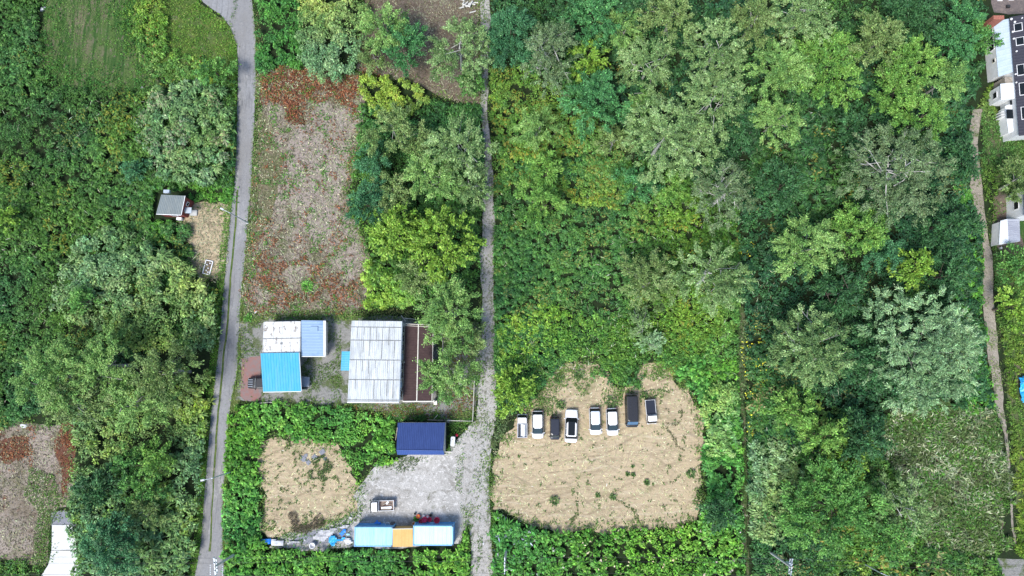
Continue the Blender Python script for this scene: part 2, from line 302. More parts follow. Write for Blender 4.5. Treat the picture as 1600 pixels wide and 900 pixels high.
sheet('paved_forecourt', PAVER, .010, pavem, .2, 16)
sheet('far_street', FARS, .010, yardm, .2, 17)
sheet('road', ROAD, .022, roadm, .06, 18)
sheet('road_centre_grass', [(370, 296), (368, 340), (363, 390), (359, 440), (355, 500), (348, 560), (343, 610), (338, 665), (334, 720), (331, 780), (328, 845), (326, 862), (330, 862), (333, 780), (337, 720), (341, 665), (346, 610), (351, 560), (358, 500), (362, 440), (366, 390), (371, 340), (373, 296)], .030, verge_m, .07, 19, step=.3)
sheet('grey_gravel_patch', [(78, 812), (80, 800), (100, 797), (113, 802), (120, 815), (118, 822), (80, 822)], .016, greyc, .15, 21)
ap, _ = sheet('concrete_apron', [(82, 820), (113, 820), (119, 845), (120, 859), (81, 859)], .10, concm, .03, 22)
ap, _ = sheet('concrete_apron', [(81, 860), (120, 860), (126, 900), (130, 960), (50, 960), (66, 898), (76, 882)], .10, concm, .04, 23)
sheet('red_paving', [(378, 560), (408, 556), (408, 625), (384, 626), (376, 618)], .030, redpave, .1, 24)
sheet('bare_patch', [(1440, 632), (1452, 626), (1470, 630), (1474, 640), (1450, 646), (1438, 642)], .012, sandm, .3, 25)
sheet('concrete_strip', [(446, 848), (470, 836), (505, 824), (548, 820), (552, 832), (548, 842), (520, 848), (480, 850)], .030, greyc, .12, 26)

# ================================================================ undergrowth
G_ = dict(bright=[(.04, .12, .028), (.068, .18, .035), (.105, .235, .048), (.16, .29, .065)],
          dark=[(.028, .07, .022), (.042, .1, .03), (.06, .135, .038), (.095, .18, .055)],
          mid=[(.03, .075, .022), (.05, .12, .03), (.08, .16, .035), (.12, .2, .045)],
          pale=[(.07, .13, .05), (.12, .19, .07), (.18, .24, .1), (.25, .29, .15)],
          yel=[(.07, .13, .03), (.12, .19, .035), (.18, .25, .05), (.27, .3, .07)],
          teal=[(.02, .065, .035), (.03, .09, .055), (.05, .13, .075)],
          grass=[(.05, .1, .025), (.08, .14, .035), (.12, .18, .05)],
          dullg=[(.05, .075, .035), (.08, .11, .05), (.13, .14, .08), (.22, .21, .15)],
          straw=[(.09, .07, .05), (.16, .13, .09), (.24, .2, .15), (.34, .3, .23)],
          red=[(.1, .03, .02), (.18, .06, .035), (.26, .1, .06)],
          verge=[(.07, .12, .025), (.11, .17, .03), (.17, .21, .05)])
EXCL = [wpoly(p) for p in (ROAD, LANE, YARD, CLEARL, CLEARR)]
BLD = []      # building footprints in pixels
def cover(name, label, poly_px, H, cr, ln, wd, pal, lai=2.4, seed=1, m=None, excl=True, edge=1.0, xtra=(), zadj=None, hscale=7, accent=None, part=1.15):
    rng = np.random.default_rng(seed)
    poly = wpoly(poly_px, H*.5); pa = np.array(poly); (x0, y0), (x1, y1) = pa.min(0)-1, pa.max(0)+1
    n = int((x1-x0)*(y1-y0)/(cr*cr*1.5))
    cx = rng.uniform(x0, x1, n); cy = rng.uniform(y0, y1, n)
    wx = cx+edge*2*(fbm(cx, cy, 3, 5)-.5); wy = cy+edge*2*(fbm(cx, cy, 3, 6)-.5)
    k = inpoly(wx, wy, poly)
    ex = (EXCL if excl else [])+[wpoly(p) for p in list(BLD)+list(xtra)]
    vx = cx+3.2*(fbm(cx, cy, 2.2, 15)-.5); vy = cy+3.2*(fbm(cx, cy, 2.2, 16)-.5)
    for j, e in enumerate(ex): k &= ~inpoly(vx, vy, e) if 3 <= j < 5 and excl else ~inpoly(wx, wy, e)
    cx, cy = cx[k], cy[k]; n = len(cx)
    hn = fbm(cx, cy, hscale, seed); hgt = H*(.45+.9*hn)*rng.uniform(.75, 1.15, n); r = cr*rng.uniform(.6, 1.35, n)
    # keep heights low at the edge of open ground
    per = np.maximum(3, (lai*np.pi*r*r/(ln*wd*.5)/2.2*part).astype(int))
    idx = np.repeat(np.arange(n), per); N = len(idx)
    th = rng.uniform(0, 2*np.pi, N); ct = rng.uniform(0, 1, N)**.7; st = np.sqrt(1-ct*ct)
    d = np.stack([np.cos(th)*st, np.sin(th)*st, ct], 1); rad = (r[idx]*rng.uniform(.75, 1.05, N))[:, None]
    pos = np.stack([cx[idx], cy[idx], hgt[idx]], 1)+d*rad*np.array([1, 1, .8])-np.array([0, 0, 1])*(r[idx]*.75)[:, None]
    pos[:, 2] = np.maximum(pos[:, 2], .06+rng.uniform(0, .12, N))
    # leaves never leave the poly onto bare ground
    if excl:
        kk = np.ones(N, bool)
        for e in ex[:3]: kk &= ~inpoly(pos[:, 0]+.0, pos[:, 1], e)
        kk |= (rng.uniform(0, 1, N) < .1)
        for e in ex[len(EXCL):]: kk &= ~inpoly(pos[:, 0], pos[:, 1], e)
        pos, d, idx = pos[kk], d[kk], idx[kk]; N = len(idx)
    sp = fbm(cx, cy, 9, seed+31)+rng.normal(0, .07, n); sp2 = fbm(cx, cy, 12, seed+41)+rng.normal(0, .05, n)
    sp = np.clip((sp-.28)/.44, 0, 1); sp2 = np.clip((sp2-.28)/.44, 0, 1); fern = ((sp > .66) & (rng.uniform(0, 1, n) < .7))[idx][:, None]
    hd = unit(np.stack([d[:, 0], d[:, 1], d[:, 2]*0-.25], 1)+rng.normal(0, 1, (N, 3))*np.where(fern, .18, .55)*np.array([1, 1, .5]))
    nr = unit(d*.7+np.array([0, 0, .75])+rng.normal(0, .5, (N, 3)))
    u = fbm(cx, cy, 6, seed+3)*.9+rng.normal(0, .16, n); u = u[idx]+rng.normal(0, .12, N)
    c = palette(pal, u, rng)
    if accent is not None:
        col, frac, sc, thr = accent
        msk = (fbm(cx, cy, sc, seed+9) > thr)[idx] & (rng.uniform(0, 1, N) < frac)
        c[msk] = np.array(col)*rng.normal(1, .2, (msk.sum(), 1))
    c = c*np.stack([.8+.5*sp2, .9+.2*sp2, 1.2-.45*sp2], 1)[idx]
    sc_ = (.62+.75*sp)[idx]; L = ln*rng.uniform(.6, 1.3, N)*sc_*np.where(fern[:, 0], 1.2, 1); Wd = wd*rng.uniform(.7, 1.25, N)*sc_*np.where(fern[:, 0], .6, 1)
    o = leaves_obj(name, pos, hd, nr, L, Wd, c, m or LEAF)
    tag(o, label, kind='stuff'); return N
def blades(name, label, poly_px, H, ln, wd, pal, dens, seed=1, thr=.0, sc=1.5, flat=.5, excl=(), m=None, edge=.6, gexc=False, accent=None):
    rng = np.random.default_rng(seed); poly = wpoly(poly_px); pa = np.array(poly); (x0, y0), (x1, y1) = pa.min(0)-1, pa.max(0)+1
    n = int((x1-x0)*(y1-y0)*dens); x = rng.uniform(x0, x1, n); y = rng.uniform(y0, y1, n)
    wx = x+edge*2*(fbm(x, y, 2, 5)-.5); wy = y+edge*2*(fbm(x, y, 2, 6)-.5)
    k = inpoly(wx, wy, poly)
    for e in [wpoly(p) for p in list(excl)+list(BLD)]+(EXCL if gexc else []): k &= ~inpoly(x, y, e)
    if thr > 0: k &= fbm(x, y, sc, seed+1)+rng.normal(0, .03, n) > thr
    x, y = x[k], y[k]; n = len(x); th = rng.uniform(0, 2*np.pi, n)
    # neighbouring blades lean the same way, as in trodden tufts
    th = th*.5+vnoise(x, y, 1.6, seed+2)*12
    tz = rng.uniform(.1, 1, n)*(1-flat)
    d = unit(np.stack([np.cos(th), np.sin(th), tz*1.4], 1)); L = ln*rng.uniform(.5, 1.3, n)
    pos = np.stack([x, y, .03+d[:, 2]*L*.5+rng.uniform(0, H, n)], 1)
    nr = unit(np.array([0, 0, 1.0])+rng.normal(0, .35, (n, 3)))
    c = palette(pal, fbm(x, y, 4, seed+3)*.9+rng.normal(0, .22, n), rng)
    if accent is not None:
        col, frac, s2, t2 = accent
        msk = (fbm(x, y, s2, seed+9) > t2) & (rng.uniform(0, 1, n) < frac); c[msk] = np.array(col)*rng.normal(1, .2, (msk.sum(), 1))
    tag(leaves_obj(name, pos, d, nr, L, wd*rng.uniform(.7, 1.3, n), c, m or GRASS), label, kind='stuff'); return n

def edge_tufts(label, poly_px, pal, width=1.2, dens=14, ln=.36, wd=.13, seed=1, H=.25, closed=True, off=0.0, road=True):
    """small plants straggling along the border of open ground"""
    rng = np.random.default_rng(seed); w = wpoly(poly_px); P_ = []; 
    for i in range(len(w)-(0 if closed else 1)):
        a = np.array(w[i]); b_ = np.array(w[(i+1) % len(w)]); L = np.linalg.norm(b_-a); n = int(L*dens)
        if n < 1: continue
        t = rng.uniform(0, 1, n)[:, None]; nrm = np.array([b_[1]-a[1], a[0]-b_[0]])/max(L, .01); P_.append(a+(b_-a)*t+nrm*(off+rng.normal(0, width*.6, n))[:, None])
    p = np.concatenate(P_); k = fbm(p[:, 0], p[:, 1], 1.4, seed+4)+rng.normal(0, .05, len(p)) > .44
    for e in [wpoly(q) for q in BLD+CX+([ROAD] if road else [])]: k &= ~inpoly(p[:, 0], p[:, 1], e)
    p = p[k]; n = len(p); th = rng.uniform(0, 2*np.pi, n); dd = unit(np.stack([np.cos(th), np.sin(th), rng.uniform(0, .7, n)], 1))
    pos = np.concatenate([p, (.05+rng.uniform(0, H, n))[:, None]], 1)
    tag(leaves_obj('edge_weeds', pos, dd, unit(np.array([0, 0, 1.])+rng.normal(0, .35, (n, 3))), ln*rng.uniform(.5, 1.3, n), wd*rng.uniform(.7, 1.3, n), palette(pal, fbm(p[:, 0], p[:, 1], 2.5, seed)*.9+rng.normal(0, .2, n), rng), GRASS), label, kind='stuff')
BLD += [[(245, 300), (298, 300), (298, 345), (240, 345)], [(408, 500), (512, 500), (512, 560), (474, 560), (474, 618), (402, 618)],
        [(533, 500), (682, 500), (682, 630), (533, 630)], [(617, 658), (698, 658), (698, 714), (617, 714)], [(390, 585), (412, 585), (412, 612), (390, 612)],
        [(470, 586), (486, 586), (486, 608), (470, 608)], [(552, 815), (716, 815), (716, 857), (552, 857)], [(1533, 20), (1680, 20), (1680, 216), (1572, 216)],
        [(1558, 338), (1598, 338), (1598, 384), (1558, 384)], [(1588, 300), (1640, 300), (1640, 342), (1588, 342)], [(1586, 586), (1640, 586), (1640, 634), (1590, 630)], [(1596, 516), (1640, 516), (1640, 550), (1600, 550)]]
CARSX = [(806, 646, 826, 686), (830, 640, 850, 686), (858, 650, 876, 688), (880, 638, 904, 692), (918, 635, 940, 682), (944, 635, 966, 682), (973, 615, 1000, 670), (1002, 622, 1030, 664), (578, 776, 620, 802)]
CX = [[(a, b), (c, b), (c, d), (a, d)] for a, b, c, d in CARSX]
nn = 0
TALLG_ = [(1375, 690), (1370, 650), (1440, 625), (1510, 630), (1552, 635), (1566, 700), (1575, 780), (1562, 870), (1530, 896), (1440, 896), (1390, 830), (1410, 770), (1385, 730)]
# --- broad masses
nn += cover('undergrowth', 'dense dark green weeds filling the left edge of the picture', [(-70, -60), (60, -60), (58, 60), (66, 110), (100, 142), (240, 136), (300, 120), (372, 130), (366, 290), (300, 290), (240, 300), (238, 350), (300, 350), (300, 440), (346, 450), (346, 520), (200, 560), (60, 640), (20, 662), (-70, 668)],
            1.2, .48, .46, .2, G_['dark'], 2.9, 11, accent=((.2, .26, .05), .25, 4, .62))
nn += cover('undergrowth', 'tall mixed green scrub west of the road, near the bottom left', [(118, 640), (340, 560), (330, 640), (314, 780), (306, 870), (290, 900), (280, 960), (128, 960), (118, 860), (112, 800), (118, 740)],
            2.0, .7, .6, .26, G_['pale'][:3]+G_['yel'][1:3], 3.2, 12, edge=.5)
nn += cover('pale_scrub', 'pale tipped scrub between the grass field and the road', [(215, 190), (240, 150), (290, 128), (350, 140), (360, 180), (355, 260), (330, 290), (260, 284), (225, 250)],
            2.2, .7, .5, .22, G_['pale'], 3.4, 13, accent=((.34, .36, .18), .3, 3, .5))
nn += cover('yellow_scrub', 'yellow green scrub at the east end of the grass field', [(205, 20), (235, -20), (255, 10), (262, 70), (300, 90), (350, 110), (340, 150), (280, 145), (230, 110)],
            1.2, .5, .45, .2, [(.045, .11, .025), (.075, .16, .035), (.115, .2, .045), (.17, .22, .06)], 2.6, 14, accent=((.26, .24, .06), .1, 2, .6))
nn += cover('tall_scrub', 'large mound of tall pale tipped scrub below the red shed', [(130, 375), (190, 365), (250, 390), (310, 420), (344, 450), (338, 540), (240, 550), (130, 520), (80, 480), (100, 420)],
            2.8, .75, .6, .26, G_['pale'][:3]+[(.2, .24, .11)], 3.4, 15)
nn += cover('undergrowth', 'bright green broadleaf weeds along the west side of the left clearing', [(356, 650), (366, 632), (420, 628), (520, 636), (600, 650), (618, 662), (618, 700), (640, 714), (600, 728), (566, 746), (556, 770), (545, 740), (520, 700), (460, 686), (408, 690), (404, 760), (410, 838), (350, 850), (350, 760)],
            1.1, .5, .5, .3, G_['bright'], 3.0, 16, edge=.4)
nn += cover('undergrowth', 'bright green broadleaf weeds south of the blue containers', [(352, 846), (400, 842), (440, 858), (550, 860), (640, 862), (715, 856), (730, 830), (734, 880), (736, 960), (356, 960)],
            1.4, .55, .5, .3, G_['bright'], 3.0, 17, edge=.4)
nn += cover('undergrowth', 'bright green broadleaf weeds below the parking clearing', [(768, 790), (790, 815), (860, 830), (950, 830), (1085, 822), (1100, 800), (1160, 800), (1170, 960), (770, 960)],
            1.4, .55, .55, .32, G_['bright'], 3.0, 18, edge=.5, xtra=[DITCH], accent=((.6, .6, .55), .03, 3, .55))
nn += cover('undergrowth', 'light green weeds down the east side of the parking clearing', [(1050, 590), (1080, 560), (1150, 560), (1156, 640), (1160, 720), (1165, 830), (1095, 830), (1098, 740), (1096, 660), (1088, 620)],
            1.5, .6, .55, .3, G_['bright'], 3.0, 19, edge=.5, xtra=[DITCH])
nn += cover('undergrowth', 'wide field of mixed green weeds north of the parking clearing', [(772, 620), (772, 290), (800, 250), (960, 250), (1120, 250), (1150, 300), (1156, 400), (1152, 520), (1156, 640), (1090, 620), (1050, 590), (1000, 565), (960, 600), (930, 560), (880, 565), (830, 625), (790, 650)],
            1.0, .42, .4, .18, G_['mid'], 2.9, 20, edge=.5, xtra=[DITCH], accent=((.26, .3, .06), .25, 2.5, .66))
nn += cover('undergrowth', 'yellow dotted weeds beside the top of the gravel lane', [(766, 100), (800, 100), (900, 150), (960, 220), (1000, 300), (960, 330), (830, 290), (770, 300)],
            1.1, .45, .36, .2, G_['mid'][1:]+[(.15, .2, .04)], 2.8, 21, accent=((.26, .28, .05), .35, 1.5, .55))
nn += cover('undergrowth', 'teal weeds on the floor of the eastern wood, tree shade darkened into their colour', [(768, -60), (1545, -60), (1545, 20), (1520, 160), (1512, 280), (1530, 400), (1546, 640), (1380, 640), (1380, 780), (1420, 900), (1180, 900), (1160, 640), (1156, 500), (1152, 300), (1000, 250), (900, 140), (768, 90)],
            1.3, .6, .5, .24, [(.016, .05, .022), (.026, .07, .028), (.04, .1, .034), (.07, .15, .045)], 2.6, 22, edge=.4, xtra=[PATHR, DITCH], accent=((.24, .26, .06), .25, 2.5, .7))  # teal leaf tones, painted darker for the shade between the trees
nn += cover('undergrowth', 'bright green weeds west of the narrow dirt path', [(1490, 300), (1512, 200), (1515, 280), (1530, 360), (1534, 460), (1544, 560), (1552, 620), (1540, 650), (1490, 640), (1500, 520), (1478, 400)],
            .9, .5, .4, .22, G_['bright'][:3], 2.8, 23, xtra=[PATHR])
nn += cover('undergrowth', 'weeds and grass east of the narrow dirt path', [(1534, 150), (1534, 280), (1552, 350), (1558, 460), (1570, 560), (1572, 640), (1586, 780), (1592, 870), (1680, 870), (1680, 215), (1580, 215), (1545, 130)],
            .5, .35, .35, .14, G_['grass']+[(.16, .2, .06)], 1.6, 24, xtra=[PATHR, [(1556, 300), (1600, 300), (1600, 392), (1556, 392)]], m=GRASS)
nn += cover('undergrowth', 'green scrub at the bottom right around the utility pole', [(1160, 640), (1200, 600), (1300, 620), (1380, 700), (1420, 800), (1440, 860), (1560, 880), (1560, 960), (1160, 960)],
            1.6, .65, .55, .25, G_['mid'][:3]+[(.16, .21, .08)], 3.0, 25, xtra=[DITCH], accent=((.33, .32, .12), .3, 3, .58))
nn += cover('pale_scrub', 'pale tipped scrub at the right of the yellow flowers', [(1168, 700), (1200, 680), (1245, 700), (1250, 790), (1210, 860), (1170, 830)],
            2.2, .7, .5, .22, G_['pale'][1:], 3.2, 26)
nn += cover('pale_scrub', 'pale green tall weeds at the top left of the clearing edge', [(1096, 620), (1110, 600), (1148, 605), (1156, 680), (1150, 712), (1105, 712), (1092, 680)],
            2.0, .6, .55, .24, [(.12, .22, .07), (.2, .29, .1), (.28, .35, .15)], 3.0, 27, edge=.4)
nn += cover('bright_scrub', 'bright green scrub east of the road at the top', [(400, 110), (400, -40), (468, -40), (470, 40), (476, 100), (440, 110)], 1.6, .6, .45, .24, [(.03, .1, .028), (.05, .145, .036), (.08, .19, .05)], 3.0, 28, edge=.5)
nn += cover('pale_scrub', 'tall pale scrub mound above the reddish field', [(468, -40), (570, -40), (578, 30), (566, 90), (548, 125), (490, 128), (468, 90)], 2.8, .75, .5, .22, G_['pale'][:3]+[(.26, .3, .12)], 3.4, 29, edge=.5)
nn += cover('yellow_scrub', 'yellow topped scrub at the north east corner of the reddish field', [(564, 122), (600, 118), (660, 135), (672, 165), (640, 180), (580, 180), (566, 160)], 1.8, .55, .42, .2, G_['yel'][1:], 3.0, 30, edge=.4)
nn += cover('undergrowth', 'dark green bushes under the trees west of the gravel lane', [(566, 170), (660, 160), (752, 162), (756, 240), (754, 300), (750, 360), (752, 450), (700, 470), (660, 470), (575, 480), (580, 400), (545, 330), (560, 240)],
            1.4, .6, .45, .22, G_['mid'][:3], 2.8, 31, edge=.5)
nn += cover('yellow_scrub', 'light green shrubs at the south east corner of the reddish field', [(572, 400), (600, 420), (650, 450), (655, 478), (575, 480)], 1.6, .55, .42, .22, [(.08, .17, .04), (.14, .24, .05), (.2, .3, .07)], 3.0, 32, edge=.4)
nn += cover('undergrowth', 'weedy corner at the bottom left beside the concrete apron', [(-70, 876), (40, 874), (60, 890), (66, 930), (-70, 960)], .8, .5, .45, .22, G_['mid'], 2.6, 33, excl=False)
nn += cover('undergrowth', 'low weeds at the north edge of the parking clearing', [(925, 585), (960, 602), (1000, 606), (1008, 580), (980, 560), (940, 560)], .8, .5, .45, .22, G_['mid'], 2.2, 34, excl=False)
nn += cover('undergrowth', 'weeds on the triangle between lane and containers', [(722, 840), (730, 800), (734, 830), (737, 960), (728, 960)], .5, .35, .35, .12, G_['grass'], 2, 35, excl=False, edge=.2)
# --- grasses
nn += blades('meadow_grass', 'short grass with brown mown streaks at the top left', TOPF, .05, .3, .07, [(.07, .13, .03), (.1, .17, .045), (.16, .17, .08)], 22, 41, .42, 2.5)
nn += blades('verge_grass', 'yellow green verge grass inside the bend of the road', VERGE, .1, .35, .08, [(.05, .11, .025), (.1, .17, .03), (.19, .23, .06), (.27, .26, .12)], 46, 42, .36, 2)
nn += blades('verge_grass', 'bright grass strip along the west edge of the road', [(p[0]-11, p[1]) for p in ROAD[6:23]]+[(p[0]+1, p[1]) for p in ROAD[6:23]][::-1], .1, .32, .09, [(.06, .14, .02), (.09, .19, .03), (.14, .23, .04)], 45, 43, edge=.25, excl=[ROAD])
nn += blades('verge_grass', 'thin dry grass along the east edge of the road', [(p[0], p[1]) for p in ROAD[24:43]]+[(p[0]+11, p[1]) for p in ROAD[24:43]][::-1], .05, .28, .08, [(.1, .13, .04), (.2, .2, .09), (.3, .27, .16)], 26, 44, .38, 2, edge=.25, excl=[ROAD])
nn += blades('dry_grass', 'pale straw litter over the reddish field', DRY, .15, .5, .09, G_['straw']+[(.14, .16, .07)], 13, 45, m=STRAW, flat=.75, accent=((.09, .15, .04), .4, 2.5, .58))
nn += blades('red_weeds', 'rust red weeds at the north end of the dry field', [(405, 116), (440, 106), (500, 104), (556, 112), (568, 150), (555, 200), (520, 150), (480, 170), (485, 190), (455, 205), (440, 160), (415, 150)], .35, .4, .12, G_['red'], 30, 46, m=STRAW, flat=.4, edge=1.6, thr=.44, sc=1.3)
nn += blades('red_weeds', 'rust red weeds at the south end of the dry field', [(388, 400), (410, 360), (430, 375), (440, 400), (500, 410), (545, 430), (572, 455), (566, 482), (500, 480), (440, 480), (400, 490), (380, 470)], .3, .36, .12, G_['red'], 26, 47, .5, 2.0, m=STRAW, flat=.4, edge=1.5)
nn += blades('red_weeds', 'scattered rust red weeds through the middle of the dry field', DRY, .3, .36, .12, G_['red'], 14, 48, .6, 1.3, m=STRAW, flat=.4)
nn += blades('green_weeds', 'scattered green tufts in the dry field', DRY, .25, .36, .12, G_['mid'][1:], 22, 49, .6, 1.2)
nn += blades('dry_grass', 'dry brown grass in the strip field at the bottom left', STRIPL, .12, .4, .09, G_['straw'], 12, 50, .4, 2, m=STRAW, flat=.7)
nn += blades('green_weeds', 'green grass beside the concrete apron', [(46, 730), (84, 740), (96, 790), (82, 812), (80, 850), (66, 890), (52, 880), (60, 800), (40, 770)], .12, .35, .09, G_['grass'], 40, 51)
nn += blades('red_weeds', 'rust red weeds on the east edge of the strip field', [(88, 664), (120, 668), (116, 740), (104, 788), (92, 740)], .3, .36, .11, G_['red'], 26, 52, .4, 2, m=STRAW, flat=.4)
nn += blades('red_weeds', 'rust red weeds on the left of the strip field', [(-40, 672), (60, 668), (50, 740), (-40, 730)], .2, .36, .11, G_['red'], 22, 53, .5, 1.5, m=STRAW, flat=.4)
nn += blades('dry_grass', 'straw scattered over the trodden patch near the red shed', SPOT, .08, .5, .08, G_['straw'][1:], 22, 54, .35, 1.5, m=STRAW, flat=.8)
nn += blades('leaf_litter_twigs', 'brown litter under the trees at the top', BROWN, .1, .45, .08, [(.09, .06, .05), (.18, .14, .11), (.3, .26, .21)], 26, 55, m=STRAW, flat=.8)
nn += blades('red_weeds', 'rusty weeds between the litter and the green tree', [(560, 60), (590, 70), (600, 120), (566, 130)], .3, .36, .12, G_['red'], 22, 56, .42, 2, m=STRAW, flat=.4)
nn += blades('yard_grass', 'patchy grass around the farm buildings', HOMEY, .08, .3, .09, [(.05, .09, .025), (.08, .12, .03), (.13, .15, .06)], 40, 57, .5, 3, excl=[[(376, 556), (408, 556), (408, 626), (376, 626)]])
nn += blades('yard_grass', 'grass and weeds under the sparse trees by the lane', [(684, 500), (746, 500), (742, 655), (690, 655), (560, 655), (470, 632), (560, 630), (684, 630)], .15, .36, .09, [(.07, .11, .03), (.12, .15, .05), (.2, .18, .1)], 36, 58, .35, 3, accent=((.24, .1, .05), .4, 2, .5))
nn += blades('yard_grass', 'brown green grass north of the farm buildings', [(378, 484), (575, 484), (650, 480), (652, 500), (375, 504)], .15, .36, .09, [(.07, .1, .03), (.13, .14, .06), (.22, .17, .1)], 36, 59, edge=.8)
nn += blades('tall_grass', 'tall grey green grass field at the right, going to seed', TALLG_, .7, .75, .13, G_['dullg'][1:]+[(.36, .33, .27)], 46, 60, flat=.35, m=STRAW, edge=2.5, accent=((.1, .15, .05), .7, 3, .5))
nn += blades('green_weeds', 'low green herbs among the tall grey grass', TALLG_, .7, .45, .2, G_['mid'][1:], 46, 61, .46, 3, flat=.5, edge=2.5)
nn += cover('undergrowth', 'green herb patches in the tall grey grass field', TALLG_, .7, .4, .4, .16, G_['mid'][:3], 1.0, 85, accent=None)
for _k in range(4): nn += blades('dead_stems', ['pale dead stems in the weed field above the parking clearing', 'pale dead stems in the scrub west of the road', 'pale dead stems in the eastern wood', 'pale dead stems in the bottom right scrub'][_k], [[(775, 300), (1150, 300), (1150, 600), (1050, 560), (800, 600)], [(-40, 150), (230, 150), (330, 450), (330, 640), (-40, 640)], [(1150, 100), (1500, 100), (1500, 640), (1160, 640)], [(1160, 640), (1380, 700), (1440, 880), (1160, 880)]][_k], 1.3, .9, .045, [(.2, .18, .13), (.36, .33, .26), (.5, .47, .4)], .9, 110+_k, .5, 4, m=STRAW, flat=.7)
nn += blades('path_grass', 'grass tufts along the narrow dirt path', [(p[0]-7, p[1]) for p in PATHR[:15]]+[(p[0]+7, p[1]) for p in PATHR[15:]], .1, .3, .08, [(.06, .11, .03), (.12, .16, .05), (.2, .19, .1)], 26, 62, .5, 1.5, edge=.6)
nn += blades('yellow_flowers', 'yellow goldenrod down the shaded strip east of the clearing', [(1158, 530), (1190, 500), (1195, 590), (1185, 640), (1176, 720), (1166, 740), (1164, 640)], 1.0, .3, .2, [(.4, .36, .05), (.55, .45, .05)], 14, 63, .55, 1.6, m=STRAW)
nn += blades('yellow_flowers', 'yellow flowers at the foot of the twin pale birches', [(1150, 370), (1180, 380), (1182, 430), (1160, 430)], .9, .3, .2, [(.45, .36, .05), (.6, .45, .05)], 14, 64, .5, 1.3, m=STRAW)
nn += blades('dry_grass', 'pale dry strip in the shaded band east of the clearing', [(1154, 500), (1170, 498), (1168, 600), (1158, 640)], .5, .5, .12, G_['dullg'], 30, 65, m=STRAW)
nn += blades('clearing_tufts', 'small green tufts scattered over the parking clearing', CLEARR, .1, .3, .11, [(.06, .09, .03), (.1, .13, .05), (.16, .17, .08)], 40, 66, .72, .8, excl=CX)
nn += blades('clearing_tufts', 'weeds behind the parked cars', [(800, 645), (850, 600), (880, 575), (960, 610), (1040, 610), (1040, 632), (975, 632), (900, 648), (820, 655)], .2, .32, .12, [(.06, .1, .03), (.1, .14, .05), (.17, .18, .08)], 40, 67, .5, 2.2, excl=CX)
nn += blades('clearing_tufts', 'small tufts in the left clearing', CLEARL, .1, .3, .11, [(.05, .08, .025), (.09, .12, .04)], 40, 68, .66, .9)
nn += blades('clearing_tufts', 'weed patch by the pale stones in the left clearing', [(478, 720), (505, 712), (518, 730), (512, 748), (485, 746)], .3, .36, .13, [(.04, .06, .025), (.07, .1, .035)], 60, 69, .42, 1)
nn += blades('dead_twigs', 'heap of dark dead twigs at the foot of the left clearing', [(450, 806), (460, 800), (468, 818), (480, 820), (500, 806), (508, 820), (480, 832), (458, 832)], .35, .7, .06, [(.05, .035, .03), (.1, .07, .06)], 60, 70, m=STRAW, flat=.6)
nn += blades('dry_grass', 'straw over the parking clearing', CLEARR, .02, .6, .06, [(.3, .24, .16), (.42, .35, .24), (.5, .43, .31)], 6, 71, m=STRAW, flat=.97, excl=CX)
nn += blades('dry_grass', 'straw over the left clearing', CLEARL, .02, .6, .06, [(.3, .24, .16), (.42, .35, .24), (.5, .43, .31)], 6, 72, m=STRAW, flat=.97)
nn += blades('lane_grass', 'weeds along the crown of the gravel lane and its edges', [(p[0]-3, p[1]) for p in LANE[:14]]+[(p[0]+4, p[1]) for p in LANE[24:]], .05, .25, .08, [(.07, .1, .03), (.16, .17, .08)], 22, 73, .56, 1.2)
nn += blades('lane_grass', 'weeds between the wheel tracks of the gravel lane', [(743, 800), (751, 790), (752, 880), (748, 900), (745, 860)], .05, .28, .1, [(.06, .11, .03), (.12, .16, .05)], 36, 74, .45, .8)
nn += blades('yard_grass', 'dark weeds below the navy roofed shed', [(598, 724), (612, 712), (660, 712), (650, 732), (620, 738)], .15, .3, .1, [(.05, .07, .03), (.09, .11, .05)], 40, 75, .45, 1)
nn += blades('crack_weeds', 'weeds along the curved ruts of the parking clearing', [(1062, 622), (1064, 650), (1056, 662), (1040, 660), (1040, 672), (1052, 688), (1056, 700), (1070, 704), (1068, 700), (1058, 696), (1056, 682), (1044, 670), (1044, 664), (1058, 666), (1068, 650)], .02, .3, .08, [(.09, .08, .05), (.12, .11, .06)], 60, 76, .3, 1, edge=.1)
nn += blades('crack_weeds', 'weeds along the rut at the bottom of the parking clearing', [(898, 770), (902, 800), (890, 812), (893, 818), (904, 806), (903, 770)], .05, .3, .1, [(.06, .08, .03), (.1, .11, .05)], 70, 77, .3, 1, edge=.1)
nn += blades('crack_weeds', 'second line of weeds at the bottom of the parking clearing', [(960, 780), (990, 800), (992, 815), (1000, 818), (996, 796), (975, 784)], .05, .3, .1, [(.06, .09, .03), (.1, .11, .05)], 60, 78, .4, 1, edge=.1)
print('cover faces', nn)

edge_tufts('yellow green weeds round the verge inside the road bend', VERGE, [(.05, .11, .025), (.1, .17, .03), (.18, .22, .06)], 2.2, 90, .36, .14, seed=103)
nn += blades('ditch_grass_blades', 'dark low grass in the narrow straight ditch right of the parking clearing', DITCH, .05, .3, .09, [(.03, .07, .02), (.05, .1, .03), (.09, .13, .05)], 30, 86, edge=.2)
nn += cover('undergrowth', 'brighter yellow green weeds just above the parking clearing', [(775, 520), (860, 470), (960, 490), (1050, 500), (1148, 470), (1150, 560), (1050, 575), (1000, 560), (960, 585), (930, 555), (880, 560), (830, 620), (790, 600)], 1.15, .42, .42, .2, [(.05, .13, .03), (.085, .18, .035), (.14, .24, .05), (.2, .27, .06)], 1.6, 87, edge=2.5, xtra=[DITCH])
ET = [(.045, .09, .025), (.08, .13, .035), (.13, .17, .05), (.17, .17, .08)]
edge_tufts('straggling weeds round the border of the parking clearing', CLEARR, ET, 1.2, 50, seed=91)
edge_tufts('straggling weeds round the border of the left clearing', CLEARL, ET, 1.2, 55, seed=92)
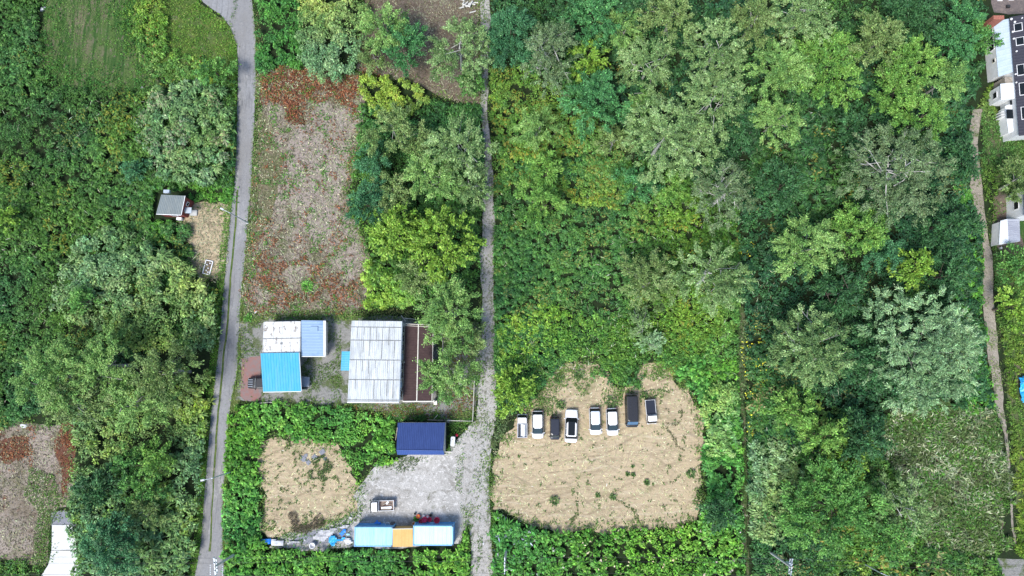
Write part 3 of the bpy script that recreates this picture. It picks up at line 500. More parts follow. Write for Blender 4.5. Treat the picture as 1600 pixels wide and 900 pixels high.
edge_tufts('weeds along the border of the gravel yard', YARD, ET, .8, 30, .3, .1, seed=93)
edge_tufts('weeds along both sides of the gravel lane', LANE, ET, .6, 26, .28, .1, seed=94)
edge_tufts('weeds round the trodden patch by the red hut', SPOT, ET, 1.2, 50, seed=95)
edge_tufts('weeds round the border of the reddish dry field', DRY, ET, 1.4, 50, seed=96)
edge_tufts('weeds round the mown field at the top left', TOPF, [(.03, .08, .025), (.05, .11, .03), (.09, .16, .04)], 3.0, 150, .4, .16, seed=97)
edge_tufts('weeds round the brown litter at the top', BROWN, ET, 1.2, 40, seed=98)
edge_tufts('weeds round the strip field at the bottom left', STRIPL, ET, 1.2, 40, seed=99)
edge_tufts('grass creeping over both edges of the road', ROAD[5:], ET, .35, 30, .26, .08, seed=101, off=.12, road=False)
edge_tufts('green weeds creeping into the top of the parking clearing', [(828, 630), (850, 600), (870, 575), (900, 562), (935, 565), (952, 590), (985, 602), (1002, 575), (1035, 570), (1080, 600)], ET, 2.6, 110, seed=102, closed=False)
edge_tufts('weeds round the farmyard', HOMEY, ET, 1.2, 40, seed=100)
# ================================================================ trees
BARK = mat('pale_bark', (.3, .29, .26), .85, var=.3, scale=5); BARKW = mat('white_bark', (.55, .54, .5), .8, var=.2, scale=5); BARKD = mat('dark_bark', (.1, .08, .06), .9, var=.3, scale=4)
KIND = dict(
    birch=dict(pal=[(.06, .1, .04), (.11, .16, .063), (.175, .235, .1), (.26, .31, .165)], ln=.29, wd=.14, lai=2.4, tl=1.3, tw=.6, bark=BARKW, H=13, gap=.40, limb=1),
    willow=dict(pal=[(.065, .125, .04), (.11, .185, .055), (.17, .25, .08), (.235, .31, .115)], ln=.3, wd=.14, lai=3.0, tl=1.5, tw=.7, bark=BARK, H=12, gap=.34, limb=0),
    broad=dict(pal=[(.04, .1, .03), (.065, .15, .04), (.1, .2, .05), (.145, .245, .07)], ln=.34, wd=.18, lai=3.0, tl=1.1, tw=.75, bark=BARKD, H=10.5, gap=.33, limb=0),
    bright=dict(pal=[(.055, .12, .03), (.09, .175, .037), (.14, .23, .052), (.195, .28, .075)], ln=.34, wd=.17, lai=3.0, tl=1.1, tw=.7, bark=BARKD, H=9, gap=.36, limb=0),
    gold=dict(pal=[(.07, .13, .02), (.115, .185, .027), (.17, .245, .04), (.23, .3, .06)], ln=.42, wd=.24, lai=3.0, tl=1.0, tw=.7, bark=BARKD, H=10.5, gap=.4, limb=0),
    emerald=dict(pal=[(.03, .085, .035), (.045, .125, .05), (.065, .17, .065), (.1, .22, .085)], ln=.34, wd=.17, lai=3.2, tl=1.1, tw=.7, bark=BARKD, H=10.5, gap=.34, limb=0),
    teal=dict(pal=[(.028, .08, .042), (.045, .12, .06), (.07, .165, .08)], ln=.3, wd=.15, lai=4.0, tl=.9, tw=.7, bark=BARKD, H=9, gap=.22, limb=0),
    olive=dict(pal=[(.07, .1, .036), (.11, .15, .052), (.16, .2, .078), (.22, .25, .115)], ln=.3, wd=.15, lai=2.6, tl=1.2, tw=.7, bark=BARK, H=12, gap=.38, limb=0),
    bare=dict(pal=[(.07, .1, .05), (.11, .145, .075), (.17, .2, .12)], ln=.29, wd=.14, lai=1.9, tl=1.3, tw=.65, bark=BARKW, H=13, gap=.42, limb=2),
    dark=dict(pal=[(.022, .06, .028), (.035, .085, .035), (.055, .12, .048)], ln=.44, wd=.2, lai=3.0, tl=1.1, tw=.8, bark=BARKD, H=9, gap=.33, limb=0),
    pine=dict(pal=[(.095, .15, .085), (.16, .23, .13), (.24, .32, .19), (.33, .4, .27)], ln=.42, wd=.11, lai=4.2, tl=1.2, tw=.6, bark=BARK, H=12, gap=.3, limb=1, lobe=1.35))
def tree(name, cat, px, py, r, kind, label, ry=None, h=None, ang=0, seed=None, group=None):
    K = KIND[kind]; seed = seed or int(px*7+py*13) % 99991; rng = np.random.default_rng(seed)
    r0 = r/10.3; h = h or min(K['H'], 2.2+r0*1.75); r = r*1.02; ry = ry*1.02 if ry else None; rx = r/10.3*(H_CAM-h*.75)/H_CAM; ryy = (ry/10.3*(H_CAM-h*.75)/H_CAM) if ry else rx
    zc = h*.38; hz = h-zc-.4
    c = P(px, py, h*.68); bx, by = c.x, c.y
    root = empty(name, (bx, by, 0), label, cat, group)
    ca, sa = math.cos(ang), math.sin(ang)
    # rounded lobes over the crown, branch tips spread over each lobe
    area = math.pi*rx*ryy; lr0 = K.get('lobe', 1.25)*(.75+.08*r0); NL = int(max(5, area/(lr0*lr0*1.35)))
    th = rng.uniform(0, 2*np.pi, NL*3); q = np.sqrt(rng.uniform(0, 1, NL*3)); lb = .78+.34*vnoise(np.cos(th)*2.5+seed % 50, np.sin(th)*2.5, 1.0, seed); q = q*lb
    lx = np.cos(th)*q*rx*.98; ly = np.sin(th)*q*ryy*.98; keep = []
    for i in range(NL*3):
        if all((lx[i]-lx[k])**2+(ly[i]-ly[k])**2 > (lr0*.72)**2 for k in keep): keep.append(i)
        if len(keep) >= NL: break
    lx, ly, lq = lx[keep], ly[keep], q[keep]; NL = len(keep); lx, ly = lx*ca-ly*sa, lx*sa+ly*ca
    lrad = lr0*rng.uniform(.75, 1.35, NL)*(1.15-.3*lq); lz = zc+hz*np.sqrt(np.clip(1-(lq/1.12)**2, .02, 1))*rng.uniform(.55, 1.0, NL)-lrad*.6
    M = int(max(30, K.get('tips', 1.5)*area/(K['tl']*K['tw'])*1.2)); li = rng.choice(NL, M, p=lrad**2/np.sum(lrad**2)); a2 = rng.uniform(0, 2*np.pi, M); cz = rng.uniform(-.15, 1, M); s2 = np.sqrt(1-cz*cz)
    ex = lx[li]+np.cos(a2)*s2*lrad[li]; ey = ly[li]+np.sin(a2)*s2*lrad[li]; ez = lz[li]+cz*lrad[li]*.95+rng.normal(0, .08, M)
    q = np.hypot(ex/rx, ey/ryy); sn = (rng.uniform(0, 1, NL)[li]*.6+.4*rng.uniform(0, 1, M)); ldx = np.stack([np.cos(a2)*s2, np.sin(a2)*s2, cz*.6], 1)
    # trunk and limbs
    tb = MB(); ph = h*.82; lean = rng.normal(0, .04*h, 2)
    tr = .05+.016*h
    tpts = [(0, 0, 0), (lean[0]*.3, lean[1]*.3, ph*.35), (lean[0]*.7, lean[1]*.7, ph*.7), (lean[0], lean[1], ph)]
    tb.tube(tpts, [tr*1.25, tr, tr*.65, tr*.2], 7)
    order = rng.permutation(M)[:int(min(M, (7 if K['limb'] < 1 else 9 if K['limb'] == 1 else 18)))]
    for i in order:
        f = rng.uniform(.45, .95); s0 = Vector((lean[0]*f+rng.normal(0, .18*rx), lean[1]*f+rng.normal(0, .18*ryy), ph*f)); up = (-.5, .0, .42)[K['limb']]
        e = Vector((ex[i], ey[i], ez[i]+up-.3)); mid = s0.lerp(e, .55)+Vector((*rng.normal(0, .4, 2), rng.uniform(-.1, .35)))
        lr = tr*(.26 if K['limb'] < 2 else .36)
        tb.tube([s0, mid, e], [lr, lr*.65, lr*.18], 5, cap=False)
        if K['limb']:
            for w in range(2):
                d2 = Vector((e.x, e.y, 0)).normalized() if e.xy.length > .1 else Vector((1, 0, 0)); d2 = d2+Vector((*rng.normal(0, .7, 2), .25)); d2.normalize()
                tb.tube([mid.lerp(e, .4+.3*w), mid.lerp(e, .4+.3*w)+d2*rng.uniform(.6, 1.3)], [lr*.4, lr*.1], 4, cap=False)
    tb.build('trunk', K['bark'], root)
    # crown
    n = int(K['lai']*1.55*area/(K['ln']*K['wd']*.5)*.95); n = min(max(n, 600), 34000)
    idx = rng.integers(0, M, n)
    hx = np.stack([ex, ey], 1); L = np.linalg.norm(hx, axis=1, keepdims=True); od = hx/np.maximum(L, .3)
    od = np.concatenate([od, (.5-.75*np.minimum(q, 1))[:, None]], 1)+rng.normal(0, .3, (M, 3)); od = unit(od*(.55 if kind != 'pine' else .12)+ldx*(.8 if kind != 'pine' else 1.1))
    t = rng.normal(0, .3, n)[:, None]*K['tl']*.8; w = rng.normal(0, .28, (n, 3))*K['tw']*np.array([1, 1, .62])
    pos = np.stack([ex, ey, ez], 1)[idx]+od[idx]*t+w
    pos[:, 2] -= (.18*np.linalg.norm(w[:, :2], axis=1)+.1*np.abs(t[:, 0]))
    pos[:, 2] = np.clip(pos[:, 2], .5, h+.6)
    ld = unit(od[idx]*1.0+unit(w)*.6+rng.normal(0, .4, (n, 3))-np.array([0, 0, .25 if kind in ('birch', 'willow', 'bare') else .05]))
    nr = unit(np.array([0, 0, .75])+unit(w)*.5+ldx[idx]*.35+rng.normal(0, .5, (n, 3)))
    tu = sn*.9+.05; u = tu[idx]+rng.normal(0, .14, n)
    col = palette(K['pal'], u, rng, .16)
    leaves_obj('crown', pos, ld, nr, K['ln']*rng.uniform(.6, 1.3, n), K['wd']*rng.uniform(.7, 1.25, n), col, LEAF, root)
    return root
TR = [  # name, category, px, py, radius, kind, label, optional ry
 ('willow_tree', 'tree', 85, 585, 58, 'willow', 'leftmost tree of the grove of feathery green trees west of the road', 52),
 ('willow_tree', 'tree', 165, 570, 50, 'willow', 'middle tree on the upper side of the feathery grove west of the road', 46),
 ('birch_tree', 'tree', 255, 580, 55, 'olive', 'olive green tree at the east end of the feathery grove, nearest the road', 48),
 ('willow_tree', 'tree', 120, 632, 48, 'olive', 'drooping tree on the lower left side of the feathery grove', 34),
 ('willow_tree', 'tree', 215, 632, 52, 'willow', 'drooping tree on the lower right side of the feathery grove', 34),
 ('bush', 'bush', 238, 715, 28, 'bright', 'light yellow green bush in the scrub below the feathery grove', 24),
 ('bush', 'bush', 200, 728, 22, 'broad', 'dull green bush touching the light yellow green bush on its left'),
 ('bush', 'bush', 152, 770, 30, 'dark', 'dark blue green bush nearest above the grey gravel patch'),
 ('bush', 'bush', 222, 765, 24, 'broad', 'mid green round bush right of the dark blue green bush'),
 ('bush', 'bush', 225, 798, 22, 'olive', 'small olive bush below the mid green round bush'),
 ('conifer_shrub', 'shrub', 175, 850, 44, 'teal', 'large dark feathery shrub beside the concrete apron', 36),
 ('bush', 'bush', 8, 340, 18, 'gold', 'small yellow green bush cut by the left edge of the picture'),
 ('bush', 'bush', 208, 264, 13, 'teal', 'small fluffy blue green bush in the scrub above the red shed'),
 ('bush', 'bush', 330, 108, 22, 'broad', 'fresh green bush on the verge inside the road bend'),
 ('broadleaf_tree', 'tree', 600, 45, 34, 'willow', 'olive green tree left of the emerald tree in the top litter patch', 38),
 ('broadleaf_tree', 'tree', 632, 72, 33, 'emerald', 'compact emerald green tree standing on the brown litter at the top', 42),
 ('bush', 'bush', 583, 88, 22, 'olive', 'small olive bush below the two trees on the brown litter'),
 ('birch_tree', 'tree', 716, 78, 46, 'birch', 'pale birch beside the top of the gravel lane', 55),
 ('bush', 'bush', 738, 118, 20, 'broad', 'small green bush under the pale birch at the top of the lane'),
 ('broadleaf_tree', 'tree', 795, 55, 37, 'teal', 'dense blue green round tree east of the top of the gravel lane', 52),
 ('broadleaf_tree', 'tree', 618, 205, 46, 'olive', 'olive tree beside the yellow topped scrub', 40),
 ('bush', 'bush', 588, 250, 26, 'teal', 'small blue green tree on the left of the olive trees'),
 ('birch_tree', 'tree', 718, 232, 52, 'birch', 'pale birch with white branches left of the gravel lane, mid height', 45),
 ('birch_tree', 'tree', 672, 278, 42, 'willow', 'soft green tree below left of the pale white branched birch', 38),
 ('birch_tree', 'tree', 735, 290, 30, 'birch', 'smaller birch leaning over the gravel lane', 34),
 ('conifer_tree', 'tree', 572, 317, 34, 'teal', 'round blue green tree on the east edge of the reddish field', 36),
 ('broadleaf_tree', 'tree', 612, 300, 32, 'olive', 'olive tree between the round blue green tree and the birches'),
 ('maple_tree', 'tree', 620, 362, 42, 'gold', 'western half of the yellow green maple clump, nearest the reddish field', 44),
 ('maple_tree', 'tree', 690, 378, 52, 'gold', 'eastern and larger tree of the yellow green maple clump', 52),
 ('bush', 'bush', 650, 430, 28, 'olive', 'olive bush under the yellow green maples'),
 ('broadleaf_tree', 'tree', 705, 485, 52, 'willow', 'light feathery tree north east of the white roofed barn', 46),
 ('broadleaf_tree', 'tree', 705, 582, 42, 'willow', 'sparse light tree beside the brown terrace roof', 36),
 ('broadleaf_tree', 'tree', 728, 530, 26, 'olive', 'small sparse tree between the two light feathery trees', 24),
 ('bush', 'bush', 800, 612, 28, 'gold', 'yellow green bush at the left corner of the parking clearing', 34),
 ('broadleaf_tree', 'tree', 845, 315, 34, 'bright', 'light green tree in the weeds right of the lane', 32),
 ('broadleaf_tree', 'tree', 852, 262, 28, 'bright', 'light green tree with yellow tips above the light green tree', 26),
 ('broadleaf_tree', 'tree', 838, 198, 30, 'willow', 'soft green tree below the greyish birch', 30),
 ('birch_tree', 'tree', 858, 88, 50, 'bare', 'greyish birch with fine pale branches near the lane top', 58),
 ('broadleaf_tree', 'tree', 928, 22, 45, 'emerald', 'blue tinged emerald tree cut by the top edge', 36),
 ('broadleaf_tree', 'tree', 932, 158, 48, 'emerald', 'deep emerald tree at the west of the wood', 50),
 ('broadleaf_tree', 'tree', 920, 95, 32, 'gold', 'yellowish crown between the two emerald trees', 30),
 ('broadleaf_tree', 'tree', 970, 50, 32, 'willow', 'soft green tree right of the emerald tree at the top', 34),
 ('birch_tree', 'tree', 1012, 100, 38, 'birch', 'narrow pale green birch west of the shaded hollow', 52),
 ('broadleaf_tree', 'tree', 1000, 165, 28, 'willow', 'green crown between the emerald tree and the largest pale birch', 30),
 ('birch_tree', 'tree', 1035, 215, 62, 'birch', 'largest pale birch in the middle of the wood, with a forked white limb', 68),
 ('birch_tree', 'tree', 1118, 75, 46, 'birch', 'pale birch above the right hand tall birch', 48),
 ('birch_tree', 'tree', 1112, 155, 46, 'birch', 'tall pale birch on the right of the largest pale birch', 60),
 ('birch_tree', 'tree', 1090, 225, 44, 'birch', 'pale birch overlapping the lower right of the largest birch', 38),
 ('olive_tree', 'tree', 1050, 22, 45, 'olive', 'dark olive tree cut by the top edge above the pale birches', 36),
 ('bush', 'bush', 958, 222, 22, 'olive', 'brownish bush at the left foot of the largest pale birch', 28),
 ('bush', 'bush', 998, 288, 30, 'emerald', 'vivid emerald bush below the largest pale birch', 26),
 ('bush', 'bush', 1050, 288, 26, 'bright', 'bright yellow green bush right of the vivid emerald bush', 20),
 ('birch_tree', 'tree', 1130, 305, 46, 'bare', 'silvery birch with twiggy white branches by the shaded strip', 52),
 ('birch_tree', 'tree', 1110, 435, 58, 'birch', 'right hand tree of the twin soft pale birches in the weed field', 46),
 ('birch_tree', 'tree', 1015, 440, 40, 'olive', 'left hand tree of the twin soft pale birches in the weed field', 42),
 ('bush', 'bush', 1018, 538, 12, 'pine', 'tiny silvery bush in the weeds above the parking clearing'),
 ('bush', 'bush', 1003, 508, 16, 'birch', 'small greyish bush above the tiny silvery bush'),
 ('olive_tree', 'tree', 1180, 30, 44, 'olive', 'brown tinged olive tree cut by the top edge, left of the pale crown', 40),
 ('birch_tree', 'tree', 1255, 25, 52, 'birch', 'pale crown at the top edge, right of the brown tinged olive tree', 42),
 ('broadleaf_tree', 'tree', 1215, 110, 50, 'willow', 'soft green tree left of the lobed yellow green tree', 48),
 ('broadleaf_tree', 'tree', 1290, 105, 62, 'bright', 'tall lobed yellow green tree in the northern wood', 62),
 ('broadleaf_tree', 'tree', 1215, 185, 38, 'willow', 'soft green tree below the lobed yellow green tree', 36),
 ('olive_tree', 'tree', 1370, 62, 42, 'olive', 'olive brown tree right of the lobed yellow green tree', 46),
 ('broadleaf_tree', 'tree', 1430, 100, 44, 'bright', 'bright green tree right of the olive brown tree', 38),
 ('broadleaf_tree', 'tree', 1470, 130, 38, 'willow', 'mid green tree nearest to the townhouse', 40),
 ('broadleaf_tree', 'tree', 1395, 140, 32, 'bright', 'bright green tree left of the two lower bright trees', 34),
 ('broadleaf_tree', 'tree', 1440, 185, 42, 'bright', 'light green tree directly above the big branching tree', 38),
 ('bare_tree', 'tree', 1405, 270, 88, 'bare', 'big greyish tree with heavy pale bare branches spreading', 72),
 ('broadleaf_tree', 'tree', 1340, 205, 26, 'dark', 'dark green tree on the upper left of the big branching tree'),
 ('dark_tree', 'tree', 1430, 20, 50, 'dark', 'very dark tree cut by the top edge, left of the forecourt', 36),
 ('dark_tree', 'tree', 1490, 70, 36, 'emerald', 'deep green tree just left of the townhouse wall', 40),
 ('dark_tree', 'tree', 1150, 190, 28, 'dark', 'dark tree in the gap right of the tall pale birch', 50),
 ('dark_tree', 'tree', 1500, 250, 26, 'dark', 'dark tree between the big branching tree and the narrow path', 40),
 ('dark_tree', 'tree', 1480, 350, 45, 'dark', 'dark tree below right of the big branching tree', 38),
 ('dark_tree', 'tree', 1225, 290, 34, 'dark', 'dark tree left of the big branching tree', 36),
 ('broadleaf_tree', 'tree', 1340, 362, 44, 'bright', 'light green spreading tree below the big branching tree', 42),
 ('broadleaf_tree', 'tree', 1262, 385, 48, 'willow', 'mid green tree left of the light green spreading tree', 46),
 ('dark_tree', 'tree', 1310, 455, 42, 'dark', 'dark tree between the mid green tree and the round olive tree', 34),
 ('dark_tree', 'tree', 1380, 395, 30, 'teal', 'dark bluish tree behind the yellowing twiggy tree', 26),
 ('twiggy_tree', 'tree', 1422, 418, 34, 'gold', 'yellowing twiggy tree just above the big blue grey pine', 30),
 ('dark_tree', 'tree', 1475, 430, 34, 'dark', 'dark tree right of the yellowing twiggy tree', 32),
 ('pine_tree', 'tree', 1450, 545, 80, 'pine', 'big blue grey pine with plume like branches', 92),
 ('round_tree', 'tree', 1270, 545, 60, 'birch', 'round pale olive tree standing left of the pine', 58),
 ('dark_tree', 'tree', 1360, 560, 36, 'dark', 'dark tree in the gap between the round olive tree and the pine', 50),
 ('bush', 'bush', 1288, 680, 32, 'bright', 'bright star shaped bush below the round pale olive tree', 28),
 ('bush', 'bush', 1325, 730, 30, 'gold', 'yellow green bush below right of the bright star shaped bush', 24),
 ('broadleaf_tree', 'tree', 1305, 795, 78, 'broad', 'wide mid green tree in the bottom right wood', 62),
 ('dark_tree', 'tree', 1350, 690, 36, 'dark', 'dark bushy tree at the corner of the tall grey grass', 42),
 ('bush', 'bush', 1415, 795, 40, 'birch', 'pale pointed bush at the left of the tall grey grass', 44),
 ('broadleaf_tree', 'tree', 1240, 640, 34, 'bright', 'green bush left above the bright star shaped bush', 24),
 ('bush', 'bush', 1590, 285, 24, 'olive', 'beige green bush beside the right edge, below the townhouse', 34),
 ('dark_tree', 'tree', 1592, 415, 28, 'broad', 'green bush at the right edge below the little metal shed', 26),
 ('bush', 'bush', 1582, 480, 24, 'gold', 'yellow green bush at the right edge above the blue tarpaulins', 24),
 ('bush', 'bush', 1530, 60, 26, 'broad', 'leafy bush against the west wall of the townhouse', 30),
 ('dark_tree', 'tree', 1126, 800, 24, 'dark', 'dark bush at the lower right corner of the parking clearing', 26),
 ('bush', 'bush', 1390, 845, 34, 'broad', 'green bush above the street lamp at the bottom right', 24),
 ('dark_tree', 'tree', 895, 125, 22, 'broad', 'small green tree between the greyish birch and the emerald tree', 26),
 ('bush', 'bush', 1000, 10, 30, 'dark', 'dark crown at the top edge between two green trees', 30),
 ('bush', 'bush', 130, 470, 20, 'broad', 'round green bush on the left flank of the tall scrub mound', 18),
 ('bush', 'bush', 1510, 30, 30, 'emerald', 'green tree at the top edge beside the paved forecourt', 26),
]
TREES = True
if TREES:
    for t in TR:
        tree(*t[:7], ry=t[7] if len(t) > 7 else None)
    # a few trees outside the frame keep the wood going
# ================================================================ materials for built things
def paint(name, c, rough=.35, metal=0, var=.06): return mat(name, c, rough, metal, var=var, scale=1.5, spec=.5)
WHITEP = paint('white_paint', (.8, .8, .8)); DARKP = paint('dark_navy_paint', (.018, .022, .035), .3); BLACKP = paint('black_paint', (.02, .02, .023), .35)
SILVP = paint('pale_blue_paint', (.62, .68, .74), .3); GREYP = paint('grey_paint', (.25, .28, .33), .35); GLASS = mat('dark_glass', (.012, .016, .02), .25, var=.05, spec=.2)
SHIELD = mat('windscreen_glass', (.03, .05, .062), .25, var=.05, spec=.25); BLUESH = paint('blue_reflecting_glass', (.06, .16, .3), .08); RUB = mat('rubber', (.02, .02, .02), .9); CHROME = paint('wheel_metal', (.45, .45, .46), .35, .7)
LAMPG = paint('lamp_glass', (.6, .62, .62), .1); REDL = paint('red_lens', (.35, .02, .015), .2); PLAST = paint('black_plastic', (.03, .03, .03), .7); PLATE = paint('plate', (.7, .7, .66), .5)
STEEL = paint('galvanised_steel', (.5, .56, .62), .45, .4); CONCP = mat('pole_concrete', (.5, .5, .48), .8, var=.1, bump=.2); WOODM = mat('grey_wood', (.32, .28, .23), .85, var=.25, scale=3)
BEDLOAD = mat('rusty_load', (.1, .055, .04), .9, scale=1.5, col2=(.3, .24, .2)); INSU = paint('insulator_glaze', (.75, .76, .78), .3); WIREM = paint('wire', (.06, .06, .06), .7)

def ring_at(y, w, zb, zt, crown=.03, side=.96):
    """cross-section at station y: half width w, bottom zb, top zt"""
    return [Vector((-w*.94, y, zb)), Vector((-w, y, zb+.18)), Vector((-w, y, zb+(zt-zb)*.6)), Vector((-w*side, y, zt-.05)), Vector((-w*(side-.08), y, zt)), Vector((-w*.45, y, zt+crown)),
            Vector((w*.45, y, zt+crown)), Vector((w*(side-.08), y, zt)), Vector((w*side, y, zt-.05)), Vector((w, y, zb+(zt-zb)*.6)), Vector((w, y, zb+.18)), Vector((w*.94, y, zb))]
def wheels(root, L, Wd, R=.31, fy=.31, ry=-.3, tw=.19):
    for sx in (-1, 1):
        for fy_ in (fy*L, ry*L):
            M = Matrix.Rotation(math.pi/2, 3, 'Y'); x = sx*(Wd/2-tw*.55)
            w = MB().lathe([(0, -tw/2), (R*.62, -tw/2), (R*.93, -tw/2), (R, -tw*.35), (R, tw*.35), (R*.93, tw/2), (R*.62, tw/2), (0, tw/2)], (x, fy_, R), 18, M).build('wheel', RUB, root)
            MB().lathe([(0, -tw/2-.012), (R*.58, -tw/2-.012), (R*.6, tw/2+.012), (0, tw/2+.012)], (x, fy_, R), 12, M).build('rim', CHROME, w)
def mirrors(root, Wd, y, z, m):
    for sx in (-1, 1):
        MB().box((sx*(Wd/2+.1), y, z), (.2, .12, .14), taper=.8).box((sx*(Wd/2-.01), y+.02, z-.03), (.12, .05, .05)).build('wing_mirror', m, root)
def lights(root, Wd, yf, zf, yr, zr, inset=.22):
    for sx in (-1, 1):
        MB().box((sx*(Wd/2-inset), yf, zf), (.34, .1, .14), taper=.8).build('headlight', LAMPG, root)
        MB().box((sx*(Wd/2-inset*.75), yr, zr), (.22, .07, .2), taper=.85).build('tail_light', REDL, root)
def car(px, py, rz, L, Wd, Hh, label, body=WHITEP, roofm=None, name='parked_car', hood=.24, shield=.16, rear=.1, tail=.02, roofin=None, belt=.93, boxy=0, rails=True, sunroof=False, shm=None, gp=None):
    """front along local +y"""
    c = P(px, py); r = empty(name, (c.x, c.y, .02), label, 'car', gp, rz); w = Wd/2; f = L/2; zb = .2; hz = belt-.02
    hl = L*hood; st = [(-f, w*(.80+.08*boxy), .38, belt-.2), (-f+.06, w*(.9+.05*boxy), .28, belt-.08), (-f+.28, w*.985, zb, belt), (-f*.5, w, zb, belt), (0, w, zb, belt), (f-hl, w, zb, belt-.01),
          (f-hl*.55, w*.99, zb, belt-.06), (f-.3, w*.95, zb, belt-.13-.05*(1-boxy)), (f-.1, w*(.84+.09*boxy), .26, belt-.22), (f, w*(.62+.24*boxy), .36, belt-.36)]
    MB().loft([ring_at(y, a, b, z) for y, a, b, z in st], smooth=False).build('body', body, r, bevel=.02)
    # greenhouse: base ring and roof ring
    y1 = f-hl+.04; y0 = -f+L*tail+.04; rt1 = y1-L*shield; rt0 = y0+L*rear; wi = w*.93; wr = w*(.76+.1*boxy)
    def rr(wd, a, b, z, k=.1): return [Vector(p) for p in [(-wd, a+k, z), (-wd+k*.8, a, z), (wd-k*.8, a, z), (wd, a+k, z), (wd, b-k*1.6, z), (wd-k*1.8, b, z), (-wd+k*1.8, b, z), (-wd, b-k*1.6, z)]]
    g = MB().loft([rr(wi, y0, y1, hz), rr((wi+wr)/2+.01, (y0*.6+rt0*.4), (y1*.5+rt1*.5), (hz+Hh)/2), rr(wr, rt0, rt1, Hh-.05)]).build('side_glass', GLASS, r)
    MB().loft([[Vector((-wi+.1, y1+.015, hz+.03)), Vector((wi-.1, y1+.015, hz+.03)), Vector((wr-.03, rt1+.03, Hh-.03)), Vector((-wr+.03, rt1+.03, Hh-.03))], [Vector((-wi+.1, y1+.03, hz+.05)), Vector((wi-.1, y1+.03, hz+.05)), Vector((wr-.03, rt1+.045, Hh-.01)), Vector((-wr+.03, rt1+.045, Hh-.01))]]).build('windscreen', shm or SHIELD, r)
    rf = MB().loft([rr(wr+.015, rt0-.02, rt1+.02, Hh-.055, .12), rr(wr+.01, rt0, rt1, Hh-.02, .13), rr(wr*.85, rt0+.12, rt1-.1, Hh+.015, .13)]).build('roof', roofm or body, r)
    if rails:
        for sx in (-1, 1): MB().tube([(sx*wr*.93, rt0+.2, Hh+.03), (sx*wr*.93, rt1-.15, Hh+.03)], .018, 6).build('roof_rail', body if not sunroof else WHITEP, r)
    if sunroof: MB().box((0, (rt0+rt1)/2+.1, Hh+.025), (wr*1.42, (rt1-rt0)*.96, .02), bev=.08).build('glass_roof', GLASS, r)
    for sx in (-1, 1):   # pillars and doors
        for yy in (0, .5): 
            a = rt0+(rt1-rt0)*(.12+yy*.85); MB().tube([(sx*(wi+.005), a-.05, hz), (sx*(wr+.01), a, Hh-.05)], .028, 4).build('pillar', body, r)
        for yy in (rt0+(rt1-rt0)*.3, rt0+(rt1-rt0)*.8): MB().box((sx*(w+.008), yy, belt-.16), (.02, .2, .035)).build('door_handle', body if body is not WHITEP else CHROME, r)
    wheels(r, L, Wd, .3+.03*(Hh > 1.6)); mirrors(r, Wd, y1-.12, belt+.04, body); lights(r, Wd, f-.12, belt-.3, -f+.05, belt-.2)
    MB().box((0, f-.02, .42), (Wd*.5, .05, .14)).build('grille', PLAST, r); MB().box((0, f+.012, .33), (.33, .012, .165)).build('number_plate', PLATE, r); MB().box((0, -f-.008, .55), (.33, .012, .165)).build('number_plate', PLATE, r)
    for k in (-.25, .12): MB().tube([(k, y1-.0, hz+.06), (k+.38, y1-.2, hz+.16)], .01, 4).build('wiper', PLAST, r)
    return r
def kei_truck(px, py, rz, label, load=None, L=3.4, Wd=1.48, bedm=None, gp=None):
    c = P(px, py); r = empty('kei_truck', (c.x, c.y, .02), label, 'truck', gp, rz); w = Wd/2; f = L/2; cl = L*.36; Hh = 1.75
    st = [(f-cl, w*.97, .3, 1.0), (f-.25, w*.97, .3, .98), (f-.06, w*.93, .34, .9), (f, w*.86, .4, .7)]
    MB().loft([ring_at(y, a, b, z, .01) for y, a, b, z in st]).build('cab_body', WHITEP, r, bevel=.02)
    def q(wd, a, b, z): return [Vector((-wd, a, z)), Vector((wd, a, z)), Vector((wd, b-.1, z)), Vector((wd-.12, b, z)), Vector((-wd+.12, b, z)), Vector((-wd, b-.1, z))]
    MB().loft([q(w*.93, f-cl+.03, f-.1, .97), q(w*.85, f-cl+.06, f-.42, Hh-.08)]).build('side_glass', GLASS, r)
    MB().loft([q(w*.88, f-cl+.02, f-.40, Hh-.1), q(w*.86, f-cl+.04, f-.44, Hh-.03), q(w*.7, f-cl+.12, f-.52, Hh)]).build('cab_roof', WHITEP, r)
    MB().loft([[Vector((-w*.84, f-.09, 1.0)), Vector((w*.84, f-.09, 1.0)), Vector((w*.75, f-.385, Hh-.1)), Vector((-w*.75, f-.385, Hh-.1))], [Vector((-w*.84, f-.075, 1.02)), Vector((w*.84, f-.075, 1.02)), Vector((w*.75, f-.37, Hh-.08)), Vector((-w*.75, f-.37, Hh-.08))]]).build('windscreen', GLASS, r)
    bl = L-cl-.06; yc = -f+bl/2
    b = MB().box((0, yc, .66), (Wd, bl, .06)).build('bed_floor', bedm or GREYP, r)
    for sx in (-1, 1): MB().box((sx*(w-.03), yc, .84), (.05, bl, .3)).build('side_gate', WHITEP, r)
    MB().box((0, -f+.025, .84), (Wd-.12, .05, .3)).build('tailgate', WHITEP, r); MB().box((0, -f+bl-.02, 1.0), (Wd-.12, .04, .6)).build('headboard', WHITEP, r)
    MB().box((0, yc, .5), (Wd*.6, bl*.95, .2)).build('chassis', PLAST, r)
    wheels(r, L, Wd, .27, .33, -.3, .15); mirrors(r, Wd, f-.2, 1.1, PLAST); lights(r, Wd, f-.01, .72, -f-.03, .5)
    MB().box((0, f+.012, .45), (.33, .012, .165)).build('number_plate', PLATE, r)
    return r, c, yc, bl, w
